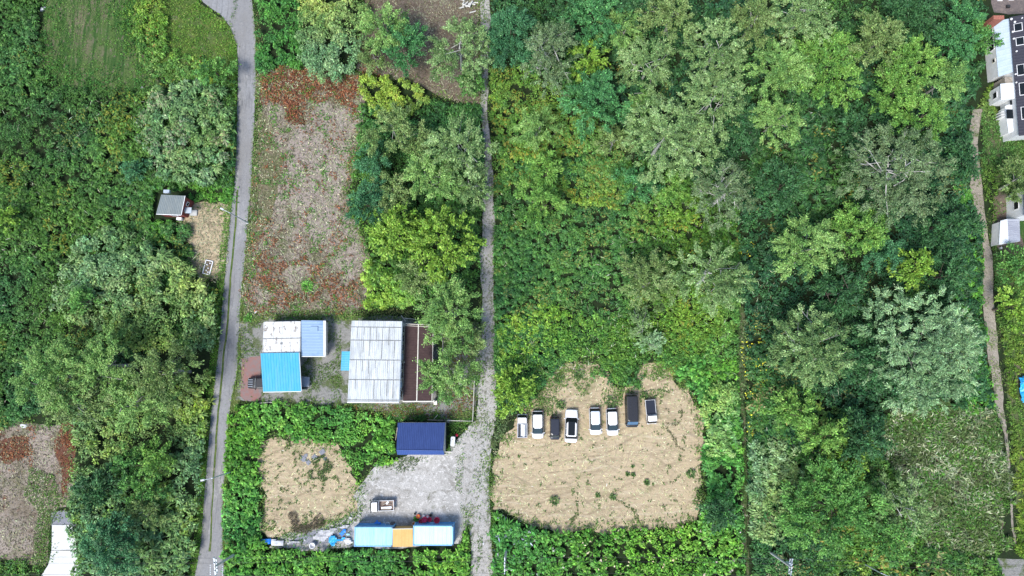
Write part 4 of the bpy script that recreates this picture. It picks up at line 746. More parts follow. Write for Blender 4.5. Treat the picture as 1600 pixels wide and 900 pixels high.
def load_on(r, cat, name, label, mb, m):
    o = mb.build(name, m); o.matrix_world = Matrix.Translation(r.location) @ Matrix.Rotation(r.rotation_euler.z, 4, 'Z'); return tag(o, label, cat)
R_ = math.radians; rnd = random.Random(4); DN = math.pi; CG = 'vehicles parked in a row in the clearing'
t1, c1, yc, bl, w = kei_truck(816, 665, 0, 'white pickup truck with pipes in its bed, leftmost vehicle in the row', bedm=GREYP, gp=CG)
for i, (x, wd, mm) in enumerate([(-.42, .22, PLAST), (-.05, .16, WHITEP), (.2, .3, WHITEP), (.5, .12, GREYP)]):
    load_on(t1, 'board', 'loaded_board', ['black board lying along the left of the leftmost truck bed', 'narrow white board in the middle of the leftmost truck bed', 'broad white board in the leftmost truck bed', 'thin grey board at the right of the leftmost truck bed'][i], MB().box((x, yc-.02+.1*(i % 2), .76+.03*i), (wd, bl*.82, .08)), mm)
car(840, 663, DN+.01, 4.05, 1.72, 1.5, 'white hatchback with dark side windows, second from the left in the row', gp=CG, hood=.19, shield=.2)
car(866.5, 668.5, DN, 3.35, 1.45, 1.75, 'small dark navy box shaped car between two white cars', body=DARKP, hood=.13, shield=.1, rear=.04, boxy=1, belt=1.0, gp=CG)
car(892, 665, R_(-2), 4.8, 1.88, 1.65, 'large white car with a black glass roof, facing away from the others', hood=.26, shield=.12, rear=.09, tail=.1, sunroof=True, belt=.98, gp=CG, shm=GLASS, rails=False)
car(929, 657.5, DN+R_(1.5), 4.0, 1.68, 1.52, 'white hatchback with a bluish roof, right of the wide gap in the row', roofm=SILVP, gp=CG, hood=.19, shield=.2)
car(955.5, 658.5, DN+R_(2), 4.0, 1.7, 1.5, 'white hatchback with white roof, beside the black van', gp=CG, hood=.2, shield=.2)
van = car(985.5, 642, DN+R_(1), 4.7, 1.85, 2.0, 'tall black van with ribbed roof and blue reflecting windscreen', body=BLACKP, name='parked_van', hood=.1, shield=.1, rear=.02, tail=.0, boxy=1, belt=1.1, shm=BLUESH, gp=CG); van['category'] = 'van'
for x in (-.5, -.3, -.1, .1, .3, .5): MB().box((x, -.35, 2.025), (.05, 3.3, .03)).build('roof_rib', DARKP, van)
t8, c8, yc, bl, w = kei_truck(1015.5, 643, DN+R_(4), 'white pickup truck with black bed cover, rightmost vehicle in the row', L=3.5, gp=CG)
MB().box((0, yc, 1.02), (1.28, bl-.12, .05), bev=.05).build('bed_cover', DARKP, t8)
t9, c9, yc, bl, w = kei_truck(598.5, 788.5, math.pi/2-R_(-2), 'white pickup truck with rusty scrap in its bed, alone on the gravel yard', L=3.55, bedm=BEDLOAD)
for i, (x, y, lx, ly, a, mm) in enumerate([(.35, .2, .12, 1.3, .5, WOODM), (.1, -.2, .16, 1.5, .2, BEDLOAD), (-.3, 0, .3, 1.6, .03, WHITEP), (-.48, -.1, .14, 1.4, -.05, WOODM), (.4, -.5, .25, .5, .9, WHITEP)]):
    load_on(t9, 'plank', 'loaded_plank', ['tilted grey plank at the front of the scrap load', 'rusty brown plank in the middle of the scrap load', 'broad white plank along the lower side of the scrap load', 'narrow grey plank against the lower gate of the scrap load', 'short white panel lying across the rear of the scrap load'][i], MB().box((x, yc+y*.3, .78+.03*i), (lx, ly*.95, .07), rz=a), mm)
jeep = car(409, 598.5, math.pi/2, 3.7, 1.7, 1.6, 'black off road car nosing out from under the cyan roof', body=BLACKP, name='offroad_car', hood=.34, shield=.08, boxy=1, shm=LAMPG, belt=1.0)
for k in range(4): MB().box((-.5+k*.33, 1.35, .96), (.1, .7, .05)).build('bonnet_rib', GREYP, jeep)
car(465.5, 596.5, -math.pi/2, 3.9, 1.6, 1.5, 'grey blue car with its bonnet out on the east side of the carport', body=GREYP, hood=.3, shield=.1, boxy=1)

# ================================================================ roofs and sheds
def ribbed(name, p00, p10, p11, p01, m, parent, n=20, amp=.05, th=.06, along='v', bands=0):
    """sheet metal roof: ribs run from edge 0 (p00-p10) to edge 1 (p01-p11)"""
    mb = MB(); p00, p10, p11, p01 = map(Vector, (p00, p10, p11, p01)); nr = (p10-p00).cross(p01-p00).normalized()
    if nr.z < 0: nr = -nr
    prof = []
    for i in range(n):
        for u, a in ((0, 0), (.3, 0), (.42, amp), (.58, amp), (.7, 0)): prof.append(((i+u)/n, a))
    prof.append((1, 0)); vs = []; k = len(prof)
    for e0, e1, off in ((p00, p10, 0), (p01, p11, 0)):
        for u, a in prof: vs.append(e0.lerp(e1, u)+nr*a)
    for e0, e1 in ((p00, p10), (p01, p11)):
        for u, a in prof: vs.append(e0.lerp(e1, u)-nr*th)
    up = (vs[1]-vs[0]).cross(vs[k]-vs[0]).z > 0
    fs = [(i, i+1, k+i+1, k+i) for i in range(k-1)]+[(2*k+i+1, 2*k+i, 3*k+i, 3*k+i+1) for i in range(k-1)]
    fs += [(2*k+i, 2*k+i+1, i+1, i) for i in range(k-1)]+[(k+i, k+i+1, 3*k+i+1, 3*k+i) for i in range(k-1)]+[(0, k, 3*k, 2*k), (k-1, 2*k-1, 4*k-1, 3*k-1)]
    mb.add(vs, fs if up else [f[::-1] for f in fs]); return mb.build(name, m, parent)
def walls(corners, inset, m, parent, zt=None, open_=(), name='wall', z0=0):
    """walls under roof corners (Vectors with their own heights)"""
    cs = [Vector(c) for c in corners]; cen = sum(cs, Vector())/len(cs); n = len(cs)
    q = [c+(Vector((cen.x, cen.y, c.z))-c).normalized()*inset*1.41-Vector((0, 0, .08)) for c in cs]; out = []
    for i in range(n):
        if i in open_: continue
        a, b = q[i], q[(i+1) % n]; d = (b-a); d.z = 0; nrm = Vector((-d.y, d.x, 0)).normalized()*.06
        vs = [Vector((a.x, a.y, z0)), Vector((b.x, b.y, z0)), b, a]; vs = vs+[v+(nrm if nrm.dot(cen-a) > 0 else -nrm) for v in vs]
        out.append((MB().add(vs, [(0, 1, 2, 3), (7, 6, 5, 4), (0, 4, 5, 1), (1, 5, 6, 2), (2, 6, 7, 3), (3, 7, 4, 0)]).build(name, m, parent), a, b))
    return out
def on_wall(wl, name, u, z, wd, ht, m, parent, th=.05, cen=None, frame=None):
    """window or door standing on the wall between points a and b"""
    o, a, b = wl; d = (b-a); d.z = 0; L = d.length; d.normalize(); nr = Vector((-d.y, d.x, 0))
    if cen is not None and nr.dot(Vector((cen.x, cen.y, 0))-Vector((a.x, a.y, 0))) > 0: nr = -nr
    c = Vector((a.x, a.y, 0))+d*L*u+nr*(th/2+.003); c.z = z; rz = math.atan2(d.y, d.x)
    w_ = MB().box(c, (wd, th, ht), rz=rz).build(name, m, parent)
    if frame:
        fb = MB()
        for s_ in (-1, 1): fb.box(c+d*s_*wd/2, (.07, th+.05, ht+.07), rz=rz); fb.box(c+Vector((0, 0, s_*ht/2)), (wd, th+.04, .07), rz=rz)
        fb.build('frame', frame, w_)
    return w_
OLDW = mat('old_white_roof', (.82, .82, .8), .7, scale=.55, col2=(.82, .82, .8), bump=.1)
def stained(name, base, stain, sc=.8, lo=.56, hi=.68, rough=.6, stretch=(1, 1), metal=0):
    m = mat(name, base, rough, metal, var=.04, scale=.5); n = m.node_tree.nodes; l = m.node_tree.links; b = n['Principled BSDF']; src = b.inputs['Base Color'].links[0].from_socket
    tc = n.new('ShaderNodeTexCoord'); mp = n.new('ShaderNodeMapping'); mp.inputs['Scale'].default_value = (stretch[0], stretch[1], 1); l.new(tc.outputs['Object'], mp.inputs[0])
    nz = n.new('ShaderNodeTexNoise'); nz.inputs['Scale'].default_value = sc; nz.inputs['Detail'].default_value = 9; nz.inputs['Roughness'].default_value = .75; l.new(mp.outputs[0], nz.inputs[0])
    mr = n.new('ShaderNodeMapRange'); mr.inputs[1].default_value = lo; mr.inputs[2].default_value = hi; l.new(nz.outputs[0], mr.inputs[0])
    mx = n.new('ShaderNodeMix'); mx.data_type = 'RGBA'; l.new(mr.outputs[0], mx.inputs['Factor']); l.new(src, mx.inputs['A']); mx.inputs['B'].default_value = (*stain, 1); l.new(mx.outputs['Result'], b.inputs['Base Color']); return m
OLDW = stained('old_white_roof', (.68, .68, .66), (.2, .16, .13), 1.3, .53, .62, .8, (1.4, .8)); BARNW = stained('barn_roof', (.55, .575, .58), (.38, .4, .4), .7, .46, .6, .7, (2.5, .35)); LBLUE = stained('light_blue_roof', (.27, .39, .55), (.21, .32, .48), .5, .5, .6, .5)
CYAN = stained('cyan_roof', (.045, .36, .58), (.1, .38, .52), .6, .45, .62, .6, (2, .4)); NAVY = stained('navy_roof', (.028, .055, .18), (.04, .075, .23), 1.5, .45, .7, .5, (3, .4)); NAVYL = stained('navy_roof_light', (.04, .085, .27), (.035, .07, .23), 1.5, .5, .7, .45)
SIDING = mat('siding', (.55, .54, .5), .8, var=.15, scale=2); WWALL = mat('white_wall', (.78, .79, .8), .7, var=.05); DARKW = mat('dark_interior', (.05, .05, .05), .9); SEAM = mat('seam_dirt', (.22, .225, .225), .8, var=.2, scale=4)
# carport with the cyan roof
def bl(name, label, cat, pts, zs):
    V = [P(a, b, z) for (a, b), z in zip(pts, zs)]; c = sum(V, Vector())/len(V); r = empty(name, (c.x, c.y, 0), label, cat); off = Vector((c.x, c.y, 0)); return r, [v-off for v in V], off
r, V, o_ = bl('storage_shed', 'old storage shed with dirty white panelled flat roof', 'shed', [(412, 503), (470, 502), (469, 555), (410, 556)], [3.0, 3.0, 3.2, 3.2])
ribbed('roof', V[0], V[1], V[2], V[3], OLDW, r, 4, .02); walls(V, .12, SIDING, r)
sb = MB()
for u in (.02, .27, .5, .74, .98): 
    a, b = V[0].lerp(V[1], u), V[3].lerp(V[2], u); sb.tube([a+Vector((0, 0, .03)), b+Vector((0, 0, .03))], .03, 4)
sb.build('roof_batten', OLDW, r); a, b = V[0].lerp(V[3], .5), V[1].lerp(V[2], .5); MB().tube([a+Vector((0, 0, .02)), b+Vector((0, 0, .02))], .07, 4).build('roof_seam', SEAM, r)
MB().box(V[0].lerp(V[2], .55)+Vector((-.3, -.5, .05)), (.3, .3, .1)).build('roof_vent', SEAM, r)
r, V, o_ = bl('lean_to_shed', 'shed with pale blue metal roof and white trim, right of the dirty white roof', 'shed', [(470.6, 500.5), (505, 501), (505, 556), (471, 556)], [2.9, 2.7, 2.7, 2.9])
ribbed('roof', V[3], V[0], V[1], V[2], LBLUE, r, 12, .03); wl = walls(V, .08, SIDING, r)
MB().add([V[1], V[2], V[2]+Vector((.35, 0, -.15)), V[1]+Vector((.35, 0, -.15))], [(0, 3, 2, 1)]).add([v-Vector((0, 0, .05)) for v in (V[1], V[2], V[2]+Vector((.35, 0, -.15)), V[1]+Vector((.35, 0, -.15)))], [(0, 1, 2, 3)]).build('roof_edge', WHITEP, r)
MB().tube([V[2]+Vector((.3, -.08, -.12)), V[3]+Vector((0, -.08, -.05))], .07, 6).build('gutter', WHITEP, r)
MB().box(V[0].lerp(V[2], .28)+Vector((1.0, .2, .05)), (1.1, .7, .04)).build('roof_patch', LBLUE, r)
r, V, o_ = bl('carport', 'carport with bright cyan metal roof sheltering two cars', 'carport', [(407, 552), (467, 551), (470.5, 611), (411, 612)], [3.5, 3.5, 3.2, 3.2])
ribbed('roof', V[0], V[1], V[2], V[3], CYAN, r, 14, .035); walls(V, .15, SIDING, r, open_=(1, 3), name='wall')
MB().tube([V[2]+Vector((0, -.06, -.04)), V[3]+Vector((0, -.06, -.04))], .06, 6).build('gutter', WHITEP, r)
MB().tube([V[1]+Vector((.05, 0, -.03)), V[2]+Vector((.05, 0, -.03))], .04, 6).build('roof_edge', WHITEP, r)
for a in V: q = a*.93; MB().box((q.x, q.y, a.z/2-.05), (.12, .12, a.z-.15)).build('post', STEEL, r)
# barn
r, V, o_ = bl('barn', 'large barn with white ribbed roof of overlapping weathered sheets', 'barn', [(549.5, 501), (627.5, 502), (623, 627.5), (543, 627)], [4.0, 4.6, 4.6, 4.0])
ribbed('roof', V[0], V[1], V[2], V[3], BARNW, r, 26, .03, .1); wl = walls(V, .1, WWALL, r); cen = Vector((0, 0, 0))
sb = MB()
for t in (.08, .245, .49, .735, .985):
    a, b = V[0].lerp(V[3], t), V[1].lerp(V[2], t); sb.tube([a+Vector((0, 0, .03)), b+Vector((0, 0, .03))], .065, 4)
sb.build('roof_seam', SEAM, r); rr_ = random.Random(3)
sb = MB()
for k in range(34):
    u = (rr_.randint(1, 7)+.1*rr_.random())/8; t0 = rr_.choice((.08, .245, .49, .735)); t1 = t0+rr_.uniform(.1, .24); t1 = min(t1, 1); a, b = V[0].lerp(V[1], u), V[3].lerp(V[2], u)
    MB().tube([a.lerp(b, t0)+Vector((0, 0, .035)), a.lerp(b, t1)+Vector((0, 0, .03))], .035, 4).build('sheet_edge', SEAM, r)
MB().tube([V[3]+Vector((0, -.12, -.02)), V[2]+Vector((0, -.12, -.02))], .1, 6).build('gutter', WHITEP, r)
MB().tube([V[1]+Vector((.05, 0, 0)), V[2]+Vector((.05, 0, 0))], .06, 6).build('roof_edge', STEEL, r)
for u in (.08, .2, .32, .44, .56, .68, .8, .92): on_wall(wl[1], 'window', u, 2.6, .95, 1.3, GLASS if u not in (.44, .8) else paint('blue_sheet', (.45, .62, .8)), r, cen=cen, frame=WHITEP)
on_wall(wl[1], 'door', .87, 1.0, 1.1, 1.9, GREYP, r, cen=cen); on_wall(wl[2], 'door', .5, 1.2, 2.4, 2.3, WHITEP, r, cen=cen)
L0 = [P(a, b, 2.6)-o_ for a, b in ((534, 549), (547.5, 549), (546, 579), (532.5, 579))]
lr = ribbed('porch_roof', L0[3]-Vector((0, 0, 0)), L0[0], L0[1], L0[2], CYAN, r, 8, .02); 
for a in (L0[0], L0[3]): MB().box((a.x+.15, a.y+(.15 if a is L0[3] else -.15), 1.27), (.1, .1, 2.5)).build('porch_post', WOODM, r)
MB().box((L0[0].lerp(L0[2], .5).x+.1, L0[0].lerp(L0[2], .5).y, .5), (.8, 1.6, 1.0)).build('store_box', WWALL, r)
BROWNR = stained('brown_net', (.052, .03, .03), (.075, .045, .042), 2, .4, .7, .9); CREAM = paint('cream_trim', (.72, .68, .6), .6)
r, V, o_ = bl('terrace', 'brown roofed terrace in cream timber frame, right of the barn', 'terrace', [(633, 506), (677, 508), (675, 627), (629.5, 627)], [2.7, 2.5, 2.5, 2.7])
a, b, c, d = V; m0, m1 = a.lerp(b, .48), d.lerp(c, .48)
ribbed('roof_panel', d, a, m0+Vector((-.08, 0, 0)), m1+Vector((-.08, 0, 0)), BROWNR, r, 30, .012); ribbed('roof_panel', m1+Vector((.08, 0, 0)), m0+Vector((.08, 0, 0)), b, c, BROWNR, r, 30, .012)
for p, q, rad in ((a, b, .05), (b, c, .05), (d, c, .1), (m0, m1, .09)): MB().tube([p+Vector((0, 0, .06)), q+Vector((0, 0, .06))], rad, 6).build('frame_beam', CREAM, r)
MB().tube([a+Vector((0, -.25, .05)), b+Vector((0, -.3, .05))], .04, 6).build('frame_beam', CREAM, r)
for p in (a, b, c, d, m0, m1, a.lerp(d, .5), b.lerp(c, .5), b.lerp(c, .25), b.lerp(c, .75)): MB().box((p.x*.99, p.y*.99, p.z/2), (.14, .14, p.z)).build('post', CREAM, r)
q = MB(); q.box((c.x+.25, c.y-.3, .3), (.5, .6, .6)).box((c.x+.1, c.y+.0, .9), (.3, .3, 1.8)); q.build('stone_pier', CREAM, r)
for k in range(9): p = b.lerp(c, .25+.05*k); MB().box((p.x+.28, p.y, .45), (.05, .08, .9)).build('rail_post', WOODM, r)
# navy roof shed
r, V, o_ = bl('navy_shed', 'garage with navy blue metal roof at the north of the gravel yard', 'garage', [(621.5, 660.5), (695.5, 660.5), (692.5, 704), (619.5, 703)], [3.0, 3.0, 3.9, 3.9])
ribbed('roof', V[0], V[1], V[2], V[3], NAVY, r, 26, .03); E = [P(694.5, 710.5, 3.3)-o_, P(621, 710.5, 3.3)-o_]
ribbed('front_roof', V[3], V[2], E[0], E[1], NAVYL, r, 26, .03)
wl = walls([V[0], V[1], E[0], E[1]], .15, SIDING, r, open_=()); on_wall(wl[2], 'shutter', .3, 1.3, 2.6, 2.4, GREYP, r, cen=Vector((0, 0, 0))); on_wall(wl[2], 'shutter', .7, 1.3, 2.6, 2.4, GREYP, r, cen=Vector((0, 0, 0)))
MB().tube([V[2]+Vector((0, 0, .05)), V[3]+Vector((0, 0, .05))], .06, 6).build('ridge_cap', NAVYL, r)
# red shed
GREYR = stained('grey_roof', (.13, .16, .17), (.2, .22, .21), 1.2, .45, .7, .6, (3, .5)); REDW = mat('red_siding', (.2, .045, .04), .75, var=.2, scale=3)
r, V, o_ = bl('red_shed', 'small red walled hut with sloping grey roof', 'hut', [(252, 304), (289, 306), (283, 335.5), (244, 334)], [3.4, 3.4, 2.5, 2.5])
ribbed('roof', V[0], V[1], V[2], V[3], GREYR, r, 14, .03)
base = [V[0], V[1]+Vector((.0, 0, 0)), V[2], V[3]]; wl = walls(base, .12, REDW, r); cen = Vector((0, 0, 0))
on_wall(wl[1], 'window', .3, 1.7, .6, .6, GLASS, r, cen=cen, frame=WHITEP); on_wall(wl[1], 'door', .65, 1.0, .8, 1.9, GREYP, r, cen=cen); on_wall(wl[2], 'window', .4, 1.4, .9, .7, GLASS, r, cen=cen, frame=WHITEP)
MB().tube([V[2]+Vector((0, -.05, -.05)), V[3]+Vector((0, -.05, -.05))], .06, 6).build('gutter', WHITEP, r)
MB().tube([V[1]+Vector((.03, 0, 0)), V[2]+Vector((.03, 0, 0))], .05, 6).build('roof_edge', WHITEP, r)
p = P(299, 331, .9)-o_; MB().box((p.x, p.y, 1.9), (1.0, .9, .06), bev=.05).build('door_canopy', STEEL, r); MB().box((p.x, p.y, .15), (1.1, .9, .3)).build('door_step', CONCP, r)
p = P(264, 302, 2)-o_; MB().box((p.x-.3, p.y+.25, 2.0), (.9, .5, .5)).build('chimney_box', STEEL, r)
p = P(283, 341, 0)-o_; tag(MB().box((p.x+o_.x, p.y+o_.y-.2, .35), (.8, .4, .7)).build('outdoor_unit', WWALL), 'white boxy unit at the lower corner of the red walled hut', 'air conditioner')
# planter
c = P(325.5, 418); r = empty('garden_bed', (c.x, c.y, 0), 'small rectangular garden bed with white edging by the road', 'garden bed', rz=R_(-12))
for x, y, a, b in ((-.55, 0, .12, 2.1), (.55, 0, .12, 2.1), (0, 1.05, 1.22, .12), (0, -1.05, 1.22, .12)): MB().box((x, y, .12), (a, b, .24)).build('edging_board', WHITEP, r)
MB().box((0, 0, .06), (.98, 1.98, .12)).build('bed_soil', brownm, r)
for x, y in ((-.2, .4), (.2, .7), (.1, -.1), (-.1, -.5), (.25, -.7)): MB().lathe([(0, 0), (.12, 0), (.12, .12), (0, .2)], (x, y, .12), 8).build('white_pot', WHITEP, r)
# ================================================================ containers
CPALE = stained('container_roof', (.27, .6, .66), (.4, .68, .72), 1.0, .4, .65, .5, (3, .3)); CPALE2 = stained('container_roof_pale', (.45, .7, .7), (.55, .74, .73), 1.0, .4, .65, .5, (3, .3)); CBLUE = paint('container_blue', (.16, .42, .7), .5); ORANGE = stained('orange_sheet', (.64, .38, .12), (.68, .43, .16), .8, .4, .7, .7)
def container(label, x0, x1, y0, y1, top):
    V = [P(x0, y0, 2.6), P(x1, y0, 2.6), P(x1, y1, 2.6), P(x0, y1, 2.6)]; c = sum(V, Vector())/4; r = empty('shipping_container', (c.x, c.y, 0), label, 'container'); o = Vector((c.x, c.y, 0)); V = [v-o for v in V]
    ins = Vector((.08, 0, 0)); ribbed('roof', V[0]+ins-Vector((0, .08, .03)), V[1]-ins-Vector((0, .08, .03)), V[2]-ins+Vector((0, .08, -.03)), V[3]+ins+Vector((0, .08, -.03)), top, r, 9, .02, .04)
    fb = MB(); wx, wy = V[1].x, V[0].y
    for sy in (-1, 1): fb.box((0, sy*wy, 2.55), (2*wx+.12, .12, .14)); fb.box((0, sy*wy, .12), (2*wx+.12, .12, .2))
    for sx in (-1, 1): fb.box((sx*wx, 0, 2.553), (.12, 2*wy-.12, .14)); fb.box((sx*wx, 0, .123), (.12, 2*wy-.12, .2))
    fb.build('frame', CBLUE, r)
    for sx in (-1, 1):
        for sy in (-1, 1):
            MB().box((sx*wx, sy*wy, 1.3), (.16, .16, 2.5)).build('corner_post', CBLUE, r); MB().box((sx*(wx-.02), sy*(wy-.02), 2.64), (.18, .16, .06)).build('corner_casting', DARKP if sx > 0 else CBLUE, r)
    for sy in (-1, 1):
        w = MB(); n = 26; pts = []
        for i in range(n):
            for u, a in ((0, 0), (.35, 0), (.5, .05), (.85, .05)): pts.append((-wx+.08+(2*wx-.16)*(i+u)/n, sy*(wy-.08+a)))
        pts.append((wx-.08, sy*(wy-.08))); k = len(pts); w.add([(a, b, .2) for a, b in pts]+[(a, b, 2.5) for a, b in pts], [(i, i+1, k+i+1, k+i) for i in range(k-1)]); w.build('side_wall', CBLUE, r)
    MB().box((-wx+.04, 0, 1.35), (.06, 2*wy-.16, 2.3)).build('end_wall', CBLUE, r)
    for s in (-1, 1):
        d = MB().box((wx-.04, s*wy*.48, 1.35), (.06, wy*.92, 2.25)).build('door', CBLUE, r)
        for q in (.25, .7): MB().tube([(wx+.03, s*wy*q, .3), (wx+.03, s*wy*q, 2.45)], .02, 6).build('lock_rod', STEEL, d)
    return r
container('cyan roofed blue shipping container, on the left of the orange one', 554, 613, 824, 853.5, CPALE)
container('blue shipping container with the palest roof, on the right of the orange one', 646, 707.5, 822, 852, CPALE2)
V = [P(613.5, 827, 2.62), P(645, 826.5, 2.62), P(645, 854, 2.62), P(613.5, 854.5, 2.62)]; c = sum(V, Vector())/4; o = Vector((c.x, c.y, 0)); r = empty('orange_store', (c.x, c.y, 0), 'orange topped store squeezed between the two blue containers', 'store'); V = [v-o for v in V]
ribbed('roof', *V, ORANGE, r, 6, .012); walls(V, .08, ORANGE, r); MB().tube([V[0]+Vector((0, .05, .02)), V[1]+Vector((0, .05, .02))], .05, 6).build('roof_edge', CREAM, r)

# ================================================================ crumpled sheets
def tarp(name, label, cat, pts, H, m, seed=1, amp=.25, step=.22):
    w = wpoly(pts); wf = fractal(w, .12, .3, seed); a = np.array(w); (x0, y0), (x1, y1) = a.min(0)-.3, a.max(0)+.3
    nx, ny = int((x1-x0)/step)+1, int((y1-y0)/step)+1; X, Y = np.meshgrid(np.linspace(x0, x1, nx), np.linspace(y0, y1, ny)); ins = inpoly(X, Y, wf)
    e = ins.copy().astype(float); 
    for _ in range(3): p = np.pad(e, 1); e = np.minimum(e, (p[1:-1, 1:-1]*0+(p[:-2, 1:-1]+p[2:, 1:-1]+p[1:-1, :-2]+p[1:-1, 2:])/4))
    Z = .05+H*np.sqrt(np.clip(e, 0, 1))*(.55+.45*vnoise(X, Y, 1.2, seed))+amp*np.abs(vnoise(X, Y, .55, seed+1)-.5)*2*ins+amp*.5*vnoise(X, Y, .25, seed+2)*ins
    cx, cy = X[ins].mean(), Y[ins].mean(); ids = -np.ones(ins.shape, int); k = 0; vs = []
    for j in range(ny):
        for i in range(nx):
            if ins[j, i]: ids[j, i] = k; k += 1; vs.append((X[j, i]-cx, Y[j, i]-cy, Z[j, i]))
    fs = [(ids[j, i], ids[j, i+1], ids[j+1, i+1], ids[j+1, i]) for j in range(ny-1) for i in range(nx-1) if min(ids[j, i], ids[j, i+1], ids[j+1, i+1], ids[j+1, i]) >= 0]
    used = sorted({q for f in fs for q in f}); mp = {q: i for i, q in enumerate(used)}
    mb = MB(); mb.add([vs[q] for q in used], [tuple(int(mp[q]) for q in f) for f in fs]); ob = mb.build(name, m); ob.location = (cx, cy, 0)
    md = ob.modifiers.new('thickness', 'SOLIDIFY'); md.thickness = .03; return tag(ob, label, cat)
TB = paint('tarp_blue', (.02, .22, .72), .4, var=.25); TC = paint('tarp_cyan', (.03, .38, .75), .4, var=.25); TW = mat('white_sheet', (.62, .62, .64), .7, var=.12, scale=2)
tarp('tarpaulin', 'bright blue tarpaulin spread left of the cyan container, larger lower piece', 'tarpaulin', [(511, 838), (524, 834), (532, 840), (540, 836), (546, 842), (530, 846), (524, 854), (516, 850)], .5, TC, 1)
tarp('tarpaulin', 'darker blue tarpaulin end heaped just above the bright blue tarpaulin', 'tarpaulin', [(530, 834), (536, 825), (543, 824), (543, 832), (536, 839)], .5, TB, 2)
tarp('tarpaulin', 'pale blue sheet beside the left end wall of the cyan container', 'tarpaulin', [(542, 831), (551, 831), (551, 836), (540, 838)], .3, paint('pale_blue_sheet', (.35, .62, .75), .5), 3)
tarp('tarpaulin', 'blue tarpaulin at the far left end of the row of clutter', 'tarpaulin', [(406, 842), (414, 839), (426, 841), (425, 851), (412, 851)], .5, TB, 4)
tarp('cover_sheet', 'off white sheet next to the leftmost blue tarpaulin', 'sheet', [(425, 842), (446, 843), (445, 853), (424, 853)], .7, TW, 5, .12)
tarp('tarpaulin', 'small blue tarpaulin heap north of the cyan container', 'tarpaulin', [(582, 815), (588, 810), (598, 812), (598, 819), (584, 819)], .7, TB, 6)
tarp('tarpaulin', 'blue tarpaulin at the right edge, the upper of the two', 'tarpaulin', [(1595, 518), (1602, 516), (1625, 515), (1625, 555), (1602, 550), (1597, 540)], 1.0, TB, 7)
tarp('tarpaulin', 'blue tarpaulin at the right edge, the lower and wider of the two', 'tarpaulin', [(1585, 588), (1600, 586), (1630, 590), (1630, 640), (1602, 636), (1588, 626)], 1.2, TC, 8, .4)
tarp('cover_sheet', 'long pale grey sheets trailing from the containers to the left', 'sheet', [(446, 848), (452, 845), (488, 840), (494, 832), (500, 826), (520, 824), (541, 818), (548, 820), (544, 826), (530, 828), (520, 838), (508, 848), (486, 843), (452, 852)], .2, mat('grey_sheet', (.42, .42, .43), .8, var=.25, scale=2), 9, .16)
tarp('cover_sheet', 'small white triangular sheet at the corner of the left clearing', 'sheet', [(543, 811), (549, 804), (553, 812)], .15, TW, 10, .08, .15)
tarp('cover_sheet', 'white crumpled sheet between blue tarpaulins and container', 'sheet', [(534, 842), (545, 838), (551, 842), (551, 850), (538, 850)], .35, TW, 11)
def barrel(name, label, cat, px, py, rad, h, m, rim=None, z=0, n=14):
    c = P(px, py); r = empty(name, (c.x, c.y, z+.02), label, cat)
    MB().lathe([(0, 0), (rad*.85, 0), (rad, h*.5), (rad, h), (rad*.86, h), (rad*.8, h*.55), (0, h*.5)], n=n).build('tub', m, r)
    MB().lathe([(rad*.86, h), (rad*.88, h+.04), (rad*1.05, h+.03), (rad*1.04, h-.03)], n=n).build('rim', rim or m, r); return r
REDP = paint('red_plastic', (.6, .02, .05), .4, var=.15); PINK = paint('pink_plastic', (.75, .06, .16), .4, var=.15); ORP = paint('orange_plastic', (.72, .24, .05), .5); 
for i, (x, y, rd, h, m, rim, lb) in enumerate([(683, 812, .44, .5, REDP, PINK, 'round red tub standing apart at the right of the red tubs'), (664, 811, .4, .55, PINK, REDP, 'largest pinkish red tub in the middle of the cluster'), (672, 811, .32, .45, REDP, PINK, 'pinkish red tub between the largest tub and the separate one'), (658, 814, .3, .4, REDP, REDP, 'low red tub at the left of the largest pinkish tub'),
     (654, 806, .3, .35, ORP, REDP, 'orange red tub at the upper left of the cluster'), (662, 806, .2, .3, WHITEP, WHITEP, 'small white bucket at the top of the red tubs, left one'), (668.5, 806.5, .2, .3, WHITEP, REDP, 'small white bucket with red rim at the top of the red tubs'), (673.5, 804, .2, .35, PLAST, PLAST, 'small black bucket at the upper right of the red tubs'),
     (647, 817.5, .28, .35, ORP, CREAM, 'pale orange tub by the upper left corner of the right container'), (649, 802, .16, .3, PLAST, PLAST, 'tiny dark pot standing alone above the left of the red tubs'), (545, 845, .45, .3, WHITEP, WHITEP, 'round white tub with hollow centre beside the left container'), (490, 851, .42, .7, TW, WHITEP, 'white round water tank standing in the weeds left of the tarpaulins'),
     (606.5, 818.5, .34, .4, CREAM, WHITEP, 'cream tub right of the small blue tarpaulin heap'), (657, 820, .22, .25, CREAM, PLAST, 'small cream tub against the right container'), (652, 820, .2, .3, PLAST, PLAST, 'small black tub beside the small cream tub')]):
    barrel('bucket' if rd < .25 else 'tub', lb, 'tub', x, y, rd, h, m, rim)
tarp('cover_sheet', 'pale blue sheet between the red tubs and the right container', 'sheet', [(669, 815), (680, 813), (683, 819), (668, 820)], .35, paint('pale_sheet', (.35, .55, .65), .5), 12, .15, .15)
tarp('scrap_heap', 'brown scrap heap right of the cream tub behind the left container', 'scrap', [(609, 814), (618, 812), (620, 821), (609, 821)], .5, mat('scrap', (.1, .08, .07), .9, scale=2, col2=(.25, .21, .18)), 13, .3, .15)
rg = np.random.default_rng(5)
